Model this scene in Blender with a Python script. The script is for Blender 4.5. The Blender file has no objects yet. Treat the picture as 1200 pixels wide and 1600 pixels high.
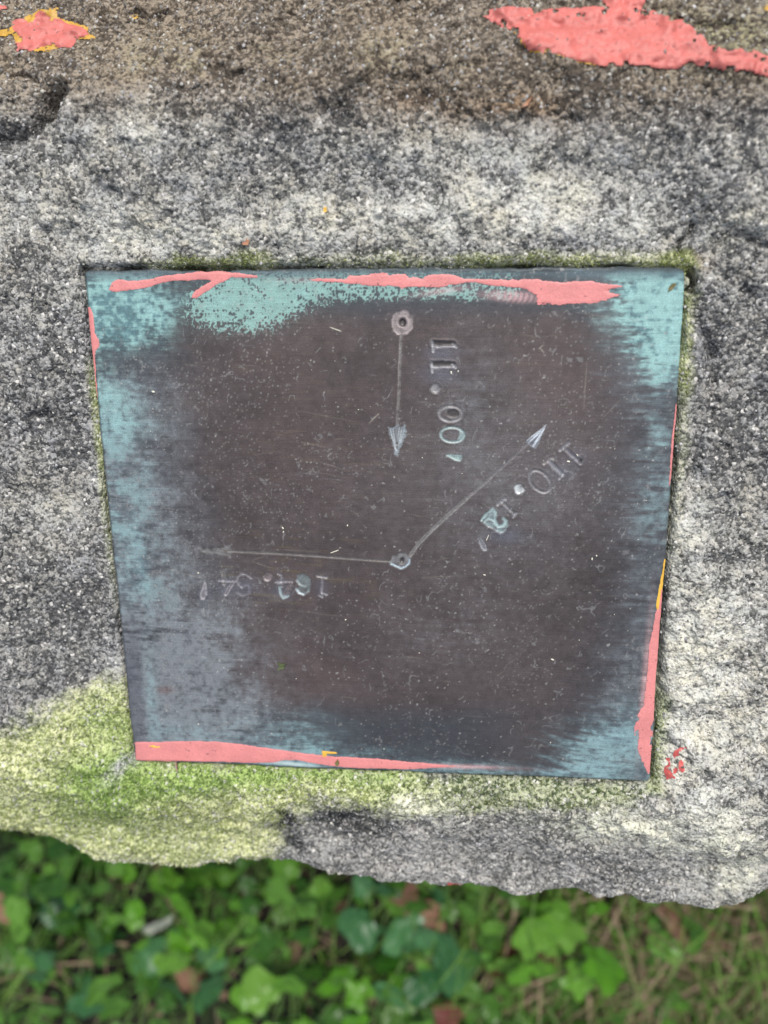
import bpy, bmesh, math, random
import numpy as np
from mathutils import Matrix, Vector
random.seed(7); RNG = np.random.default_rng(7)
C = bpy.context.scene.collection

# ------------------------------------------------------------------ camera, sky, sun, exposure
H = 0.27                                   # lens height above the plate face
CAM = np.array([0.0, 0.0, H])
TX, TY = math.radians(14.0), math.radians(5.5)
Rx = np.array([[1, 0, 0], [0, math.cos(TX), math.sin(TX)], [0, -math.sin(TX), math.cos(TX)]])
Ry = np.array([[math.cos(TY), 0, math.sin(TY)], [0, 1, 0], [-math.sin(TY), 0, math.cos(TY)]])
RC = Ry @ Rx
FP = 1202.0                                # focal length in photo pixels (photo 1200 x 1600)
cd = bpy.data.cameras.new('camera'); cam = bpy.data.objects.new('camera', cd); C.objects.link(cam)
m4 = Matrix([list(RC[i]) + [CAM[i]] for i in range(3)] + [[0, 0, 0, 1]]); cam.matrix_world = m4
cd.sensor_width = 36; cd.sensor_fit = 'VERTICAL'; cd.sensor_height = 36; cd.lens = 36 * FP / 1600
cd.clip_start = 0.005; cd.clip_end = 200
cd.dof.use_dof = True; cd.dof.focus_distance = 0.279; cd.dof.aperture_fstop = 5.6
bpy.context.scene.camera = cam
w = bpy.data.worlds.new('World'); bpy.context.scene.world = w; w.use_nodes = True
nt = w.node_tree; bg = nt.nodes['Background']
sky = nt.nodes.new('ShaderNodeTexSky'); sky.sky_type = 'NISHITA'; sky.sun_disc = False
SUN_EL, SUN_AZ = math.radians(52), math.radians(12)      # light falls from the upper side of the picture
sky.sun_elevation = SUN_EL; sky.sun_rotation = SUN_AZ; sky.air_density = 1.0; sky.dust_density = 3.0
hs = nt.nodes.new('ShaderNodeHueSaturation'); hs.inputs['Saturation'].default_value = 0.45
nt.links.new(sky.outputs[0], hs.inputs['Color']); nt.links.new(hs.outputs[0], bg.inputs[0])
bg.inputs[1].default_value = 0.11
sd = bpy.data.lights.new('sun', 'SUN'); sun = bpy.data.objects.new('sun', sd); C.objects.link(sun)
sd.energy = 1.8; sd.angle = math.radians(16); sd.color = (1.0, 0.97, 0.92)
d = Vector((math.sin(SUN_AZ) * math.cos(SUN_EL), math.cos(SUN_AZ) * math.cos(SUN_EL), math.sin(SUN_EL)))
sun.rotation_euler = d.to_track_quat('Z', 'Y').to_euler(); sun.location = (0, 2, 3)
vs = bpy.context.scene.view_settings
vs.view_transform = 'Standard'; vs.look = 'None'; vs.exposure = 0.58; vs.gamma = 1; vs.use_curve_mapping = False

# ------------------------------------------------------------------ numpy helpers
def proj(X, Y, Z):
    P = np.stack([X - CAM[0], Y - CAM[1], Z - CAM[2]], -1) @ RC
    q = -P[..., 2]
    q = np.where(q < 0.02, 0.02, q)
    return 600 + FP * P[..., 0] / q, 800 - FP * P[..., 1] / q
def unproj(px, py, z=0.0):
    dv = RC @ np.array([(px - 600) / FP, -(py - 800) / FP, -1.0])
    t = (z - CAM[2]) / dv[2]
    return CAM + dv * t
def _h(ix, iy, seed):
    h = (ix.astype(np.int64) * 374761393 + iy.astype(np.int64) * 668265263 + seed * 1442695041) & 0xFFFFFFFF
    h = ((h ^ (h >> 13)) * 1274126177) & 0xFFFFFFFF
    h = ((h ^ (h >> 15)) * 2246822519) & 0xFFFFFFFF
    return ((h ^ (h >> 16)) & 0xFFFFFF) / float(0xFFFFFF)
def vnoise(x, y, seed=0):
    ix, iy = np.floor(x), np.floor(y); fx, fy = x - ix, y - iy
    fx = fx * fx * (3 - 2 * fx); fy = fy * fy * (3 - 2 * fy)
    a, b = _h(ix, iy, seed), _h(ix + 1, iy, seed)
    c, e = _h(ix, iy + 1, seed), _h(ix + 1, iy + 1, seed)
    return (a * (1 - fx) + b * fx) * (1 - fy) + (c * (1 - fx) + e * fx) * fy
def fbm(x, y, freq, octv=4, seed=0, gain=0.5):
    s = np.zeros_like(x); a = 1.0; t = 0
    for o in range(octv):
        s += a * vnoise(x * freq + 17.3 * o, y * freq - 9.1 * o, seed + o * 13); t += a
        freq *= 2.07; a *= gain
    return s / t                            # 0..1 around .5
def worley(x, y, freq, seed=0):
    x = x * freq; y = y * freq; ix, iy = np.floor(x), np.floor(y)
    f1 = np.full(x.shape, 9.0); cid = np.zeros(x.shape)
    for dx in (-1, 0, 1):
        for dy in (-1, 0, 1):
            cx, cy = ix + dx, iy + dy
            dd = (cx + _h(cx, cy, seed) - x) ** 2 + (cy + _h(cx, cy, seed + 5) - y) ** 2
            r = _h(cx, cy, seed + 9)
            k = dd < f1
            f1 = np.where(k, dd, f1); cid = np.where(k, r, cid)
    return np.sqrt(f1), cid
def ss(a, b, x):
    t = np.clip((x - a) / (b - a), 0, 1); return t * t * (3 - 2 * t)
def blob(px, py, cx, cy, rx, ry, ang=0.0, p=1.0):
    c, s = math.cos(math.radians(ang)), math.sin(math.radians(ang))
    u = ((px - cx) * c + (py - cy) * s) / rx; v = (-(px - cx) * s + (py - cy) * c) / ry
    return np.exp(-(u * u + v * v) ** p)
def segd(px, py, a, b):
    ax, ay = a; bx, by = b; dx, dy = bx - ax, by - ay
    L = dx * dx + dy * dy + 1e-9
    t = np.clip(((px - ax) * dx + (py - ay) * dy) / L, 0, 1)
    return np.hypot(px - ax - t * dx, py - ay - t * dy), t
def sdpoly(px, py, poly, pad=60):
    """signed distance in photo pixels, positive inside; -pad far outside"""
    P = np.array(poly, float); out = np.full(px.shape, -float(pad))
    k = (px > P[:, 0].min() - pad) & (px < P[:, 0].max() + pad) & (py > P[:, 1].min() - pad) & (py < P[:, 1].max() + pad)
    x, y = px[k], py[k]
    if x.size == 0: return out
    dist = np.full(x.shape, 1e9); ins = np.zeros(x.shape, bool)
    for i in range(len(P)):
        a, b = P[i], P[(i + 1) % len(P)]
        dist = np.minimum(dist, segd(x, y, a, b)[0])
        if a[1] != b[1]:
            cr = ((a[1] > y) != (b[1] > y)) & (x < (b[0] - a[0]) * (y - a[1]) / (b[1] - a[1]) + a[0])
            ins ^= cr
    out[k] = np.where(ins, dist, -dist); return np.maximum(out, -pad)
def mix(a, b, t):
    t = np.clip(t, 0, 1)
    if np.ndim(t) >= 1 and np.ndim(a) != np.ndim(t): t = t[..., None]
    return a * (1 - t) + b * t
def col(a, shape): return np.broadcast_to(np.array(a, float), shape + (3,)).copy()
def mixc(base, c, t): return base * (1 - np.clip(t, 0, 1)[..., None]) + np.array(c) * np.clip(t, 0, 1)[..., None]

# ------------------------------------------------------------------ object helpers
def tag(o, label=None, cat=None, group=None, kind=None):
    if label: o['label'] = label
    if cat: o['category'] = cat
    if group: o['group'] = group
    if kind: o['kind'] = kind
    return o
def link(name, me, parent=None):
    o = bpy.data.objects.new(name, me); C.objects.link(o)
    if parent is not None: o.parent = parent
    return o
def np_mesh(name, V, F, attrs=None, smooth=True):
    """V (n,3), F (m,4) or (m,3); attrs name -> (n,) or (n,3)"""
    me = bpy.data.meshes.new(name); k = F.shape[1]
    me.vertices.add(len(V)); me.vertices.foreach_set('co', V.astype(np.float32).ravel())
    me.loops.add(F.size); me.loops.foreach_set('vertex_index', F.astype(np.int32).ravel())
    me.polygons.add(len(F)); me.polygons.foreach_set('loop_start', np.arange(0, F.size, k, dtype=np.int32))
    if smooth: me.polygons.foreach_set('use_smooth', np.ones(len(F), bool))
    for n, a in (attrs or {}).items():
        if a.ndim == 1:
            at = me.attributes.new(n, 'FLOAT', 'POINT'); at.data.foreach_set('value', a.astype(np.float32))
        else:
            at = me.attributes.new(n, 'FLOAT_COLOR', 'POINT')
            at.data.foreach_set('color', np.concatenate([a, np.ones((len(a), 1))], 1).astype(np.float32).ravel())
    me.update(calc_edges=True); me.validate(); return me
def grid_faces(nr, nc):
    i = np.arange(nr * nc).reshape(nr, nc)
    return np.stack([i[:-1, :-1], i[:-1, 1:], i[1:, 1:], i[1:, :-1]], -1)      # rows go towards the viewer of the picture's bottom
def sub(V, F, attrs):
    u, inv = np.unique(F, return_inverse=True)
    return V[u], inv.reshape(F.shape), {k: a[u] for k, a in attrs.items()}

# ------------------------------------------------------------------ materials
def newmat(name):
    m = bpy.data.materials.new(name); m.use_nodes = True; return m, m.node_tree, m.node_tree.nodes['Principled BSDF']
def N(nt, t, **kw):
    n = nt.nodes.new(t)
    for k, v in kw.items():
        if k in n.inputs: n.inputs[k].default_value = v
        else: setattr(n, k, v)
    return n
def attr(nt, name):
    a = N(nt, 'ShaderNodeAttribute'); a.attribute_name = name; return a
def mathn(nt, op, a, b=None, clamp=False):
    n = N(nt, 'ShaderNodeMath', operation=op, use_clamp=clamp)
    for i, v in enumerate((a, b)):
        if v is None: continue
        if isinstance(v, (int, float)): n.inputs[i].default_value = v
        else: nt.links.new(v, n.inputs[i])
    return n.outputs[0]
def mapr(nt, v, a, b, c=0.0, dd=1.0, smooth=False):
    n = N(nt, 'ShaderNodeMapRange', interpolation_type='SMOOTHSTEP' if smooth else 'LINEAR')
    for i, q in enumerate((v, a, b, c, dd)):
        if isinstance(q, (int, float)): n.inputs[i].default_value = q
        else: nt.links.new(q, n.inputs[i])
    return n.outputs[0]
def mixrgb(nt, a, b, f, blend='MIX'):
    n = N(nt, 'ShaderNodeMix', data_type='RGBA', blend_type=blend)
    for s, v in ((n.inputs[6], a), (n.inputs[7], b), (n.inputs[0], f)):
        if isinstance(v, (int, float)): s.default_value = v
        elif isinstance(v, tuple): s.default_value = (*v, 1)
        else: nt.links.new(v, s)
    return n.outputs[2]
def objco(nt, scale=(1, 1, 1)):
    tc = N(nt, 'ShaderNodeTexCoord'); mp = N(nt, 'ShaderNodeMapping'); mp.inputs['Scale'].default_value = scale
    nt.links.new(tc.outputs['Object'], mp.inputs[0]); return mp.outputs[0]
def noise(nt, co, scale, detail=3, rough=0.55):
    n = N(nt, 'ShaderNodeTexNoise', Scale=scale, Detail=detail, Roughness=rough); nt.links.new(co, n.inputs['Vector']); return n.outputs['Fac']
def bump(nt, h, dist, strength, prev=None):
    b = N(nt, 'ShaderNodeBump', Strength=strength, Distance=dist); nt.links.new(h, b.inputs['Height'])
    if prev is not None: nt.links.new(prev, b.inputs['Normal'])
    return b.outputs[0]

def stone_material():
    m, nt, bs = newmat('weathered_stone'); L = nt.links
    co = objco(nt)
    wn = N(nt, 'ShaderNodeTexNoise', Scale=700, Detail=1); L.new(co, wn.inputs['Vector'])
    va = N(nt, 'ShaderNodeVectorMath', operation='MULTIPLY_ADD'); L.new(wn.outputs['Color'], va.inputs[0])
    va.inputs[1].default_value = (0.0004, 0.0004, 0.0004); L.new(co, va.inputs[2]); wc = va.outputs[0]
    v1 = N(nt, 'ShaderNodeTexVoronoi', Scale=900); L.new(wc, v1.inputs['Vector'])
    v2 = N(nt, 'ShaderNodeTexVoronoi', Scale=1500); L.new(wc, v2.inputs['Vector'])
    s1 = N(nt, 'ShaderNodeSeparateColor'); L.new(v1.outputs['Color'], s1.inputs[0])
    s2 = N(nt, 'ShaderNodeSeparateColor'); L.new(v2.outputs['Color'], s2.inputs[0])
    r = mathn(nt, 'ADD', mathn(nt, 'MULTIPLY', s1.outputs[0], 0.66), mathn(nt, 'MULTIPLY', s2.outputs[0], 0.34))
    n1 = noise(nt, co, 420, 3); r = mathn(nt, 'ADD', r, mathn(nt, 'MULTIPLY', mathn(nt, 'SUBTRACT', n1, 0.5), 0.45))
    dens = attr(nt, 'dens').outputs['Fac']
    t0 = mathn(nt, 'SUBTRACT', 1.0, dens)
    f = mapr(nt, r, mathn(nt, 'SUBTRACT', t0, 0.22), mathn(nt, 'ADD', t0, 0.24), 0, 1, True)
    c = mixrgb(nt, attr(nt, 'dark').outputs['Color'], attr(nt, 'light').outputs['Color'], f)
    # single bright quartz grains with painted glints, dark painted specks for pits between grains
    spark = mapr(nt, s1.outputs[1], 0.93, 0.99, 0, 0.75, True); c = mixrgb(nt, c, (0.72, 0.70, 0.66), mathn(nt, 'MULTIPLY', spark, attr(nt, 'spark').outputs['Fac']))
    pit = mapr(nt, noise(nt, co, 640, 3, 0.65), 0.36, 0.50, 0.42, 1.06, True)
    c = mixrgb(nt, c, pit, 1.0, 'MULTIPLY')
    L.new(c, bs.inputs['Base Color']); bs.inputs['Roughness'].default_value = 0.85
    bs.inputs['Specular IOR Level'].default_value = 0.35
    h = mathn(nt, 'ADD', mathn(nt, 'MULTIPLY', v1.outputs['Distance'], -1.3), mathn(nt, 'MULTIPLY', noise(nt, co, 1300, 2, 0.6), 0.6))
    L.new(bump(nt, h, 0.0008, 0.62), bs.inputs['Normal']); return m
def metal_material():
    m, nt, bs = newmat('bronze_patina'); L = nt.links
    c = attr(nt, 'tint').outputs['Color']
    st = noise(nt, objco(nt, (60, 2200, 1)), 1.0, 4, 0.65)
    fn = noise(nt, objco(nt), 2600, 2, 0.6)
    md = noise(nt, objco(nt), 260, 4, 0.6)
    k = mapr(nt, st, 0.25, 0.75, 0.84, 1.16); c = mixrgb(nt, c, k, 1.0, 'MULTIPLY')
    k = mapr(nt, fn, 0.25, 0.75, 0.66, 1.38); c = mixrgb(nt, c, k, 1.0, 'MULTIPLY')
    k = mapr(nt, md, 0.25, 0.75, 0.84, 1.18); c = mixrgb(nt, c, k, 1.0, 'MULTIPLY')
    L.new(c, bs.inputs['Base Color'])
    L.new(attr(nt, 'metal').outputs['Fac'], bs.inputs['Metallic'])
    rg = mathn(nt, 'ADD', attr(nt, 'rough').outputs['Fac'], mathn(nt, 'MULTIPLY', mathn(nt, 'SUBTRACT', fn, 0.5), 0.25)); L.new(rg, bs.inputs['Roughness'])
    b = bump(nt, st, 0.00006, 0.5); b = bump(nt, fn, 0.00008, 0.5, b); L.new(b, bs.inputs['Normal']); return m
def paint_material(name, rgb, fleck):
    m, nt, bs = newmat(name); L = nt.links; co = objco(nt)
    n1 = noise(nt, co, 130, 3); c = mixrgb(nt, tuple(x * 0.90 for x in rgb), tuple(min(.85, x * 1.10) for x in rgb), mapr(nt, n1, 0.3, 0.7))
    n2 = noise(nt, co, 620, 3, 0.6); f = mapr(nt, n2, 0.64, 0.70, 0, fleck, True)
    c = mixrgb(nt, c, (0.09, 0.05, 0.045), f)
    n3 = noise(nt, co, 1500, 2); k = mapr(nt, n3, 0.3, 0.7, 0.92, 1.07); c = mixrgb(nt, c, k, 1.0, 'MULTIPLY')
    L.new(c, bs.inputs['Base Color']); bs.inputs['Roughness'].default_value = 0.5
    st = noise(nt, objco(nt, (260, 620, 400)), 1.0, 4, 0.7); b = bump(nt, st, 0.0006, 0.6 if fleck > .8 else 0.15); b = bump(nt, n3, 0.0002, 0.5, b); L.new(b, bs.inputs['Normal']); return m
def plain(name, rgb, rough=0.7, var=0.25, scale=200, trans=0.0, bumpd=0.0003):
    m, nt, bs = newmat(name); L = nt.links; co = objco(nt)
    n1 = noise(nt, co, scale, 4)
    oi = N(nt, 'ShaderNodeObjectInfo')
    r = mathn(nt, 'ADD', mathn(nt, 'MULTIPLY', oi.outputs['Random'], 0.5), mathn(nt, 'MULTIPLY', n1, 0.5))
    c = mixrgb(nt, tuple(x * (1 - var) for x in rgb), tuple(x * (1 + var) for x in rgb), mapr(nt, r, 0.2, 0.8))
    L.new(c, bs.inputs['Base Color']); bs.inputs['Roughness'].default_value = rough
    if bumpd: L.new(bump(nt, n1, bumpd, 0.4), bs.inputs['Normal'])
    if trans:
        tr = N(nt, 'ShaderNodeBsdfTranslucent'); L.new(c, tr.inputs[0]); mx = N(nt, 'ShaderNodeMixShader'); mx.inputs[0].default_value = trans
        L.new(bs.outputs[0], mx.inputs[1]); L.new(tr.outputs[0], mx.inputs[2]); L.new(mx.outputs[0], nt.nodes['Material Output'].inputs[0])
    return m
def leaf_material(name, dark, light, vein, trans=0.3, rough=0.36):
    """colour from the attribute u (0 at the midrib, 1 at the rim) and noise"""
    m, nt, bs = newmat(name); L = nt.links; co = objco(nt)
    n1 = noise(nt, co, 90, 4, 0.6); oi = N(nt, 'ShaderNodeObjectInfo')
    r = mathn(nt, 'ADD', mathn(nt, 'MULTIPLY', oi.outputs['Random'], 0.7), mathn(nt, 'MULTIPLY', n1, 0.3))
    c = mixrgb(nt, dark, light, mapr(nt, r, 0.15, 0.85))
    c = mixrgb(nt, vein, c, mapr(nt, attr(nt, 'rib').outputs['Fac'], 0.0, 0.22, 0.25, 1.0, True))
    L.new(c, bs.inputs['Base Color']); bs.inputs['Roughness'].default_value = rough
    L.new(bump(nt, attr(nt, 'rib').outputs['Fac'], 0.001, 0.6), bs.inputs['Normal'])
    tr = N(nt, 'ShaderNodeBsdfTranslucent'); L.new(c, tr.inputs[0]); mx = N(nt, 'ShaderNodeMixShader'); mx.inputs[0].default_value = trans
    L.new(bs.outputs[0], mx.inputs[1]); L.new(tr.outputs[0], mx.inputs[2]); L.new(mx.outputs[0], nt.nodes['Material Output'].inputs[0])
    return m
def vcol_material(name, trans=0.25, rough=0.6):
    m, nt, bs = newmat(name); L = nt.links; c = attr(nt, 'tint').outputs['Color']
    L.new(c, bs.inputs['Base Color']); bs.inputs['Roughness'].default_value = rough
    tr = N(nt, 'ShaderNodeBsdfTranslucent'); L.new(c, tr.inputs[0]); mx = N(nt, 'ShaderNodeMixShader'); mx.inputs[0].default_value = trans
    L.new(bs.outputs[0], mx.inputs[1]); L.new(tr.outputs[0], mx.inputs[2]); L.new(mx.outputs[0], nt.nodes['Material Output'].inputs[0])
    return m

M_stone = stone_material(); M_metal = metal_material()
M_pink = paint_material('pink_paint', (0.55, 0.150, 0.130), 0.9)
M_pink_plate = paint_material('pink_paint_smooth', (0.63, 0.225, 0.22), 0.6)
M_ochre = paint_material('ochre_paint', (0.52, 0.30, 0.045), 0.7)
M_veg = vcol_material('grass_blades', 0.3); M_mossm = vcol_material('moss_shoots', 0.3, 0.7)

# ------------------------------------------------------------------ ground
GZ = -0.36
def ground():
    m, nt, bs = newmat('leaf_litter_soil'); L = nt.links; co = objco(nt)
    n1 = noise(nt, co, 22, 5, 0.65); n2 = noise(nt, co, 150, 4, 0.7)
    c = mixrgb(nt, (0.004, 0.004, 0.003), (0.03, 0.02, 0.012), mapr(nt, n1, 0.35, 0.7))
    c = mixrgb(nt, c, (0.16, 0.11, 0.075), mapr(nt, n2, 0.62, 0.8, 0, 0.6))
    L.new(c, bs.inputs['Base Color']); bs.inputs['Roughness'].default_value = 0.95
    L.new(bump(nt, n2, 0.01, 0.8), bs.inputs['Normal'])
    a = np.concatenate([np.linspace(-60, -1.3, 8), np.linspace(-1.2, 1.2, 160), np.linspace(1.3, 60, 8)])
    X, Y = np.meshgrid(a, a[::-1]); near = np.exp(-(X ** 2 + Y ** 2) / 2.0)
    Z = GZ + 0.02 * (fbm(X, Y, 7, 4, 3) - 0.5) * near
    V = np.stack([X, Y, Z], -1).reshape(-1, 3); F = grid_faces(len(a), len(a)).reshape(-1, 4)[:, ::-1]
    o = link('ground', np_mesh('ground', V, F)); o.data.materials.append(m); tag(o, kind='structure')
ground()

# ------------------------------------------------------------------ stone
QUAD = [(131, 421), (1072, 419), (1015, 1221), (211, 1189)]        # plate corners in the photo
QW = [unproj(*q)[:2] for q in QUAD]
def plate_d(X, Y):                                                  # metres outside the plate's outline (negative inside)
    dd = np.full(X.shape, 1e9); ins = np.ones(X.shape, bool)
    for i in range(4):
        a, b = QW[i], QW[(i + 1) % 4]
        dd = np.minimum(dd, segd(X, Y, a, b)[0])
        ins &= ((b[0] - a[0]) * (Y - a[1]) - (b[1] - a[1]) * (X - a[0])) < 0
    return np.where(ins, -dd, dd)
LIPZ = -0.022
edge_px = [(-700, 1060), (-400, 1140), (-150, 1215), (0, 1272), (30, 1292), (60, 1304), (100, 1306), (150, 1332), (205, 1342), (260, 1349), (320, 1351), (365, 1346),
           (400, 1338), (440, 1337), (480, 1343), (505, 1354), (540, 1365), (575, 1372), (620, 1375), (700, 1384), (800, 1391), (860, 1391),
           (930, 1394), (975, 1391), (1010, 1399), (1060, 1409), (1100, 1413), (1125, 1412), (1150, 1400), (1175, 1380), (1200, 1371), (1300, 1345), (1500, 1290), (1900, 1120)]
EW = np.array([unproj(a, b, LIPZ)[:2] for a, b in edge_px])
def build_stone():
    fine = 0.00042
    xs = np.concatenate([np.linspace(-0.34, -0.215, 25)[:-1], np.arange(-0.215, 0.215, fine), np.linspace(0.215, 0.34, 25)])
    xe = np.linspace(0, 1, 14)[1:]
    ye = np.interp(xs, EW[:, 0], EW[:, 1])
    ye = ye + (fbm(xs, xs * 0, 60, 5, 91, 0.5) - 0.5) * 0.0075
    yb0, yb1 = 0.30, 0.115
    # rows: back coarse, then fine, then round the lip and down the front face
    sb = np.linspace(0, 1, 60)[:-1]
    nfine = int((yb1 + 0.185) / fine)
    sf = np.linspace(0, 1, nfine)
    Yr = [yb0 + (yb1 - yb0) * s + 0 * xs for s in sb]
    Yr += [yb1 + (ye - yb1) * s for s in sf]
    X = np.tile(xs, (len(Yr), 1)); Y = np.array(Yr)
    e = Y - ye[None, :]                                             # distance back from the lip
    # base form
    py0 = unproj(600, 150)[1]                                       # the ridge in the upper part
    ridge = py0 + 0.006 * (fbm(X, Y * 0, 9, 3, 5) - 0.5) * 4
    Z = 0.0012 + 0 * X
    over = np.maximum(Y - ridge, 0)
    Z -= 0.62 * (np.sqrt(over ** 2 + 0.012 ** 2) - 0.012)
    Z += 0.004 * ss(0.03, 0.075, Y) * (1 - ss(0.0, 0.03, Y - ridge))
    front = unproj(600, 1235)[1]
    Z -= 0.016 * ss(front + 0.004, front - 0.045, Y) ** 1.2
    r = 0.010; ee = np.clip(e, 0, r)
    Z -= (r - np.sqrt(np.maximum(r * r - (r - ee) ** 2, 0))) * 0.9
    # weathering: broad swells, knobs, coarse pits, grains
    n_b = fbm(X, Y, 14, 3, 11); n_m = fbm(X, Y, 55, 4, 23, 0.55)
    wk, wid = worley(X + 0.001 * vnoise(X * 500, Y * 500, 3), Y + 0.001 * vnoise(X * 500, Y * 500, 4), 620, 7)
    wg, _ = worley(X, Y, 1050, 17)
    near = ss(0.0, 0.012, plate_d(X, Y))
    Z += 0.007 * (n_b - 0.5) * near + 0.0050 * (n_m - 0.5) * (0.3 + 0.7 * near)
    Z += 0.0020 * (fbm(X, Y, 240, 3, 31, 0.6) - 0.5) * (0.45 + 0.55 * ss(0.0, 0.012, e))
    Z += (0.6 - wk) * 0.0008 + (0.5 - wg) * 0.00045
    # stretched bedding on the falling upper part
    bed = ss(0.0, 0.02, Y - ridge); Z += bed * 0.0035 * (fbm(X * 0.35, Y * 1.5, 130, 4, 41, 0.6) - 0.5)
    px, py = proj(X, Y, Z)
    wx = px + 44 * (fbm(X, Y, 60, 4, 71, 0.65) - 0.5) ; wy = py + 44 * (fbm(X, Y, 60, 4, 72, 0.65) - 0.5)
    # the chips and cracks the photo shows
    def groove(pts, wdt, dep, prof=1.0):
        nonlocal Z
        dm = np.full(X.shape, 1e9)
        for a, b in zip(pts[:-1], pts[1:]): dm = np.minimum(dm, segd(wx, wy, a, b)[0])
        Z = Z - dep * np.exp(-(dm / wdt) ** 2 * prof)
    groove([(82, 145), (66, 178), (40, 200), (0, 214), (-40, 222)], 17, 0.0075)
    groove([(74, 150), (60, 185)], 9, 0.003)
    Z -= 0.0020 * blob(wx, wy, 22, 172, 42, 26, -28, 1.6)
    groove([(20, 122), (52, 130)], 6, 0.0025)
    groove([(292, 180), (288, 215), (284, 240)], 7, 0.003)
    groove([(1200, 385), (1140, 372), (1095, 398), (1078, 425), (1086, 470), (1118, 560), (1105, 640), (1080, 760)], 9, 0.0024)
    groove([(1080, 345), (1068, 372), (1062, 400)], 4, 0.004)
    groove([(1081, 428), (1086, 452)], 5.5, 0.009)
    groove([(1062, 700), (1050, 800), (1042, 900)], 5, 0.003)
    groove([(1033, 980), (1027, 1060), (1020, 1160)], 6, 0.004)
    groove([(195, 860), (196, 930), (198, 1040)], 6, 0.0025)
    groove([(1170, 860), (1140, 900), (1125, 930)], 8, 0.0014)
    Z += 0.006 * blob(wx, wy, 1150, 300, 90, 55, 20) + 0.004 * blob(wx, wy, 700, 350, 330, 45) + 0.003 * blob(wx, wy, 190, 260, 110, 80)
    Z += 0.0022 * (ss(0.45, 0.62, fbm(X, Y, 75, 4, 33, 0.6)) - 0.5) * near
    Z += 0.0035 * blob(wx, wy, 1140, 1290, 90, 60) - 0.003 * blob(wx, wy, 525, 1285, 80, 30, 0, 1.5)
    # seat of the plate
    pdm = plate_d(X, Y)
    rim = ss(0.0035, 0.0, pdm); Z = Z * (1 - rim) + rim * np.minimum(Z, 0.0004)
    # soil and moss pack the joint: shallow above, deeper at the right and lower left
    jd = 0.0012 + 0.0045 * ss(0.45, 0.8, fbm(X, Y, 60, 3, 88)) + 0.0022 * ss(0.07, 0.085, X - 0.035 * 0) + 0.0014 * ss(-0.09, -0.11, Y)
    Z -= jd * ss(0.0022, 0.0002, pdm); Z = np.where(pdm < -0.0008, Z - 0.004, Z)
    low = ss(-0.10, -0.128, Y) * ss(0.01, 0.0, pdm); Z -= 0.0022 * low
    px, py = proj(X, Y, Z)
    # ---------------- colour fields (lichen, algae, moss, iron stain, shade in the chip), read in the photo's layout
    s = X.shape
    dark = col((0.070, 0.071, 0.073), s); light = col((0.32, 0.32, 0.315), s)
    dens = 0.50 + 0 * X
    big = fbm(X, Y, 26, 4, 201, 0.6); med = fbm(X, Y, 85, 4, 202, 0.6); fin = fbm(X, Y, 260, 3, 203, 0.6)
    dens += 0.25 * (big - 0.5) + 0.45 * (med - 0.5) + 0.6 * (fin - 0.5)
    pale = 0.55 * blob(wx, wy, 560, 345, 330, 50) + 0.5 * blob(wx, wy, 830, 290, 170, 90) + 0.5 * blob(wx, wy, 1150, 360, 70, 45, -30) \
        + 1.0 * blob(wx, wy, 1130, 1080, 100, 190) + 0.6 * blob(wx, wy, 1060, 1180, 60, 120) + 0.5 * blob(wx, wy, 1060, 1270, 140, 45) + 0.35 * blob(wx, wy, 80, 300, 130, 120) \
        + 0.35 * blob(wx, wy, 210, 195, 70, 60) + 0.45 * blob(wx, wy, 250, 380, 160, 30) + 0.35 * blob(wx, wy, 1000, 330, 100, 60) \
        + 0.45 * blob(wx, wy, 1070, 900, 40, 200) + 0.30 * blob(wx, wy, 80, 820, 70, 60) + 0.25 * blob(wx, wy, 160, 1080, 50, 40) \
        + 0.4 * blob(wx, wy, 1150, 1370, 80, 40) + 0.25 * blob(wx, wy, 730, 235, 300, 30)
    pale = np.clip(pale * (0.7 + 1.6 * (med - 0.4) + 1.6 * (fin - 0.5)), 0, 1)
    dens += 0.50 * pale
    darker = 0.55 * blob(wx, wy, 960, 235, 110, 40) + 0.7 * blob(wx, wy, 1140, 640, 70, 110) + 0.4 * blob(wx, wy, 60, 620, 70, 150) \
        + 0.5 * blob(wx, wy, 140, 930, 60, 120) + 0.35 * blob(wx, wy, 40, 1060, 70, 60) + 0.5 * blob(wx, wy, 1090, 540, 50, 60) \
        + 0.4 * blob(wx, wy, 420, 210, 110, 40) + 0.9 * blob(wx, wy, 30, 190, 45, 28, -28, 1.5) + 0.35 * blob(wx, wy, 850, 1340, 300, 40)  # includes painted shade inside the upper left chip hollow
    dens -= 0.16 * darker
    light = mixc(light, (0.58, 0.585, 0.54), pale * 0.9 + 0.15 * ss(0.5, 0.75, med))
    dark = mixc(dark, (0.21, 0.21, 0.185), pale * 0.9)
    light = mixc(light, (0.24, 0.243, 0.255), np.clip(darker, 0, .7))
    # bluish lichen crust against brownish bare grains
    hue = fbm(X, Y, 120, 4, 205, 0.75); light = light * (1 + (hue[..., None] - 0.5) * np.array([0.16, 0.05, -0.20]) + np.array([0.03, 0.01, -0.03]))
    # brown upper slope
    bz = ss(225, 105, wy - 35 * blob(wx, wy, 800, 150, 260, 200)); bz = np.clip(bz * (0.9 + 0.5 * (med - 0.4)), 0, 1)
    light = mixc(light, (0.27, 0.215, 0.155), bz * 0.9); dark = mixc(dark, (0.075, 0.057, 0.040), bz * 0.95)
    dens = dens - 0.06 * bz
    och = blob(wx, wy, 1130, 60, 110, 50) * 0.8 + 0.5 * blob(wx, wy, 440, 90, 260, 30) * ss(0.45, 0.7, med)
    light = mixc(light, (0.36, 0.34, 0.20), np.clip(och, 0, 1))
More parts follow.
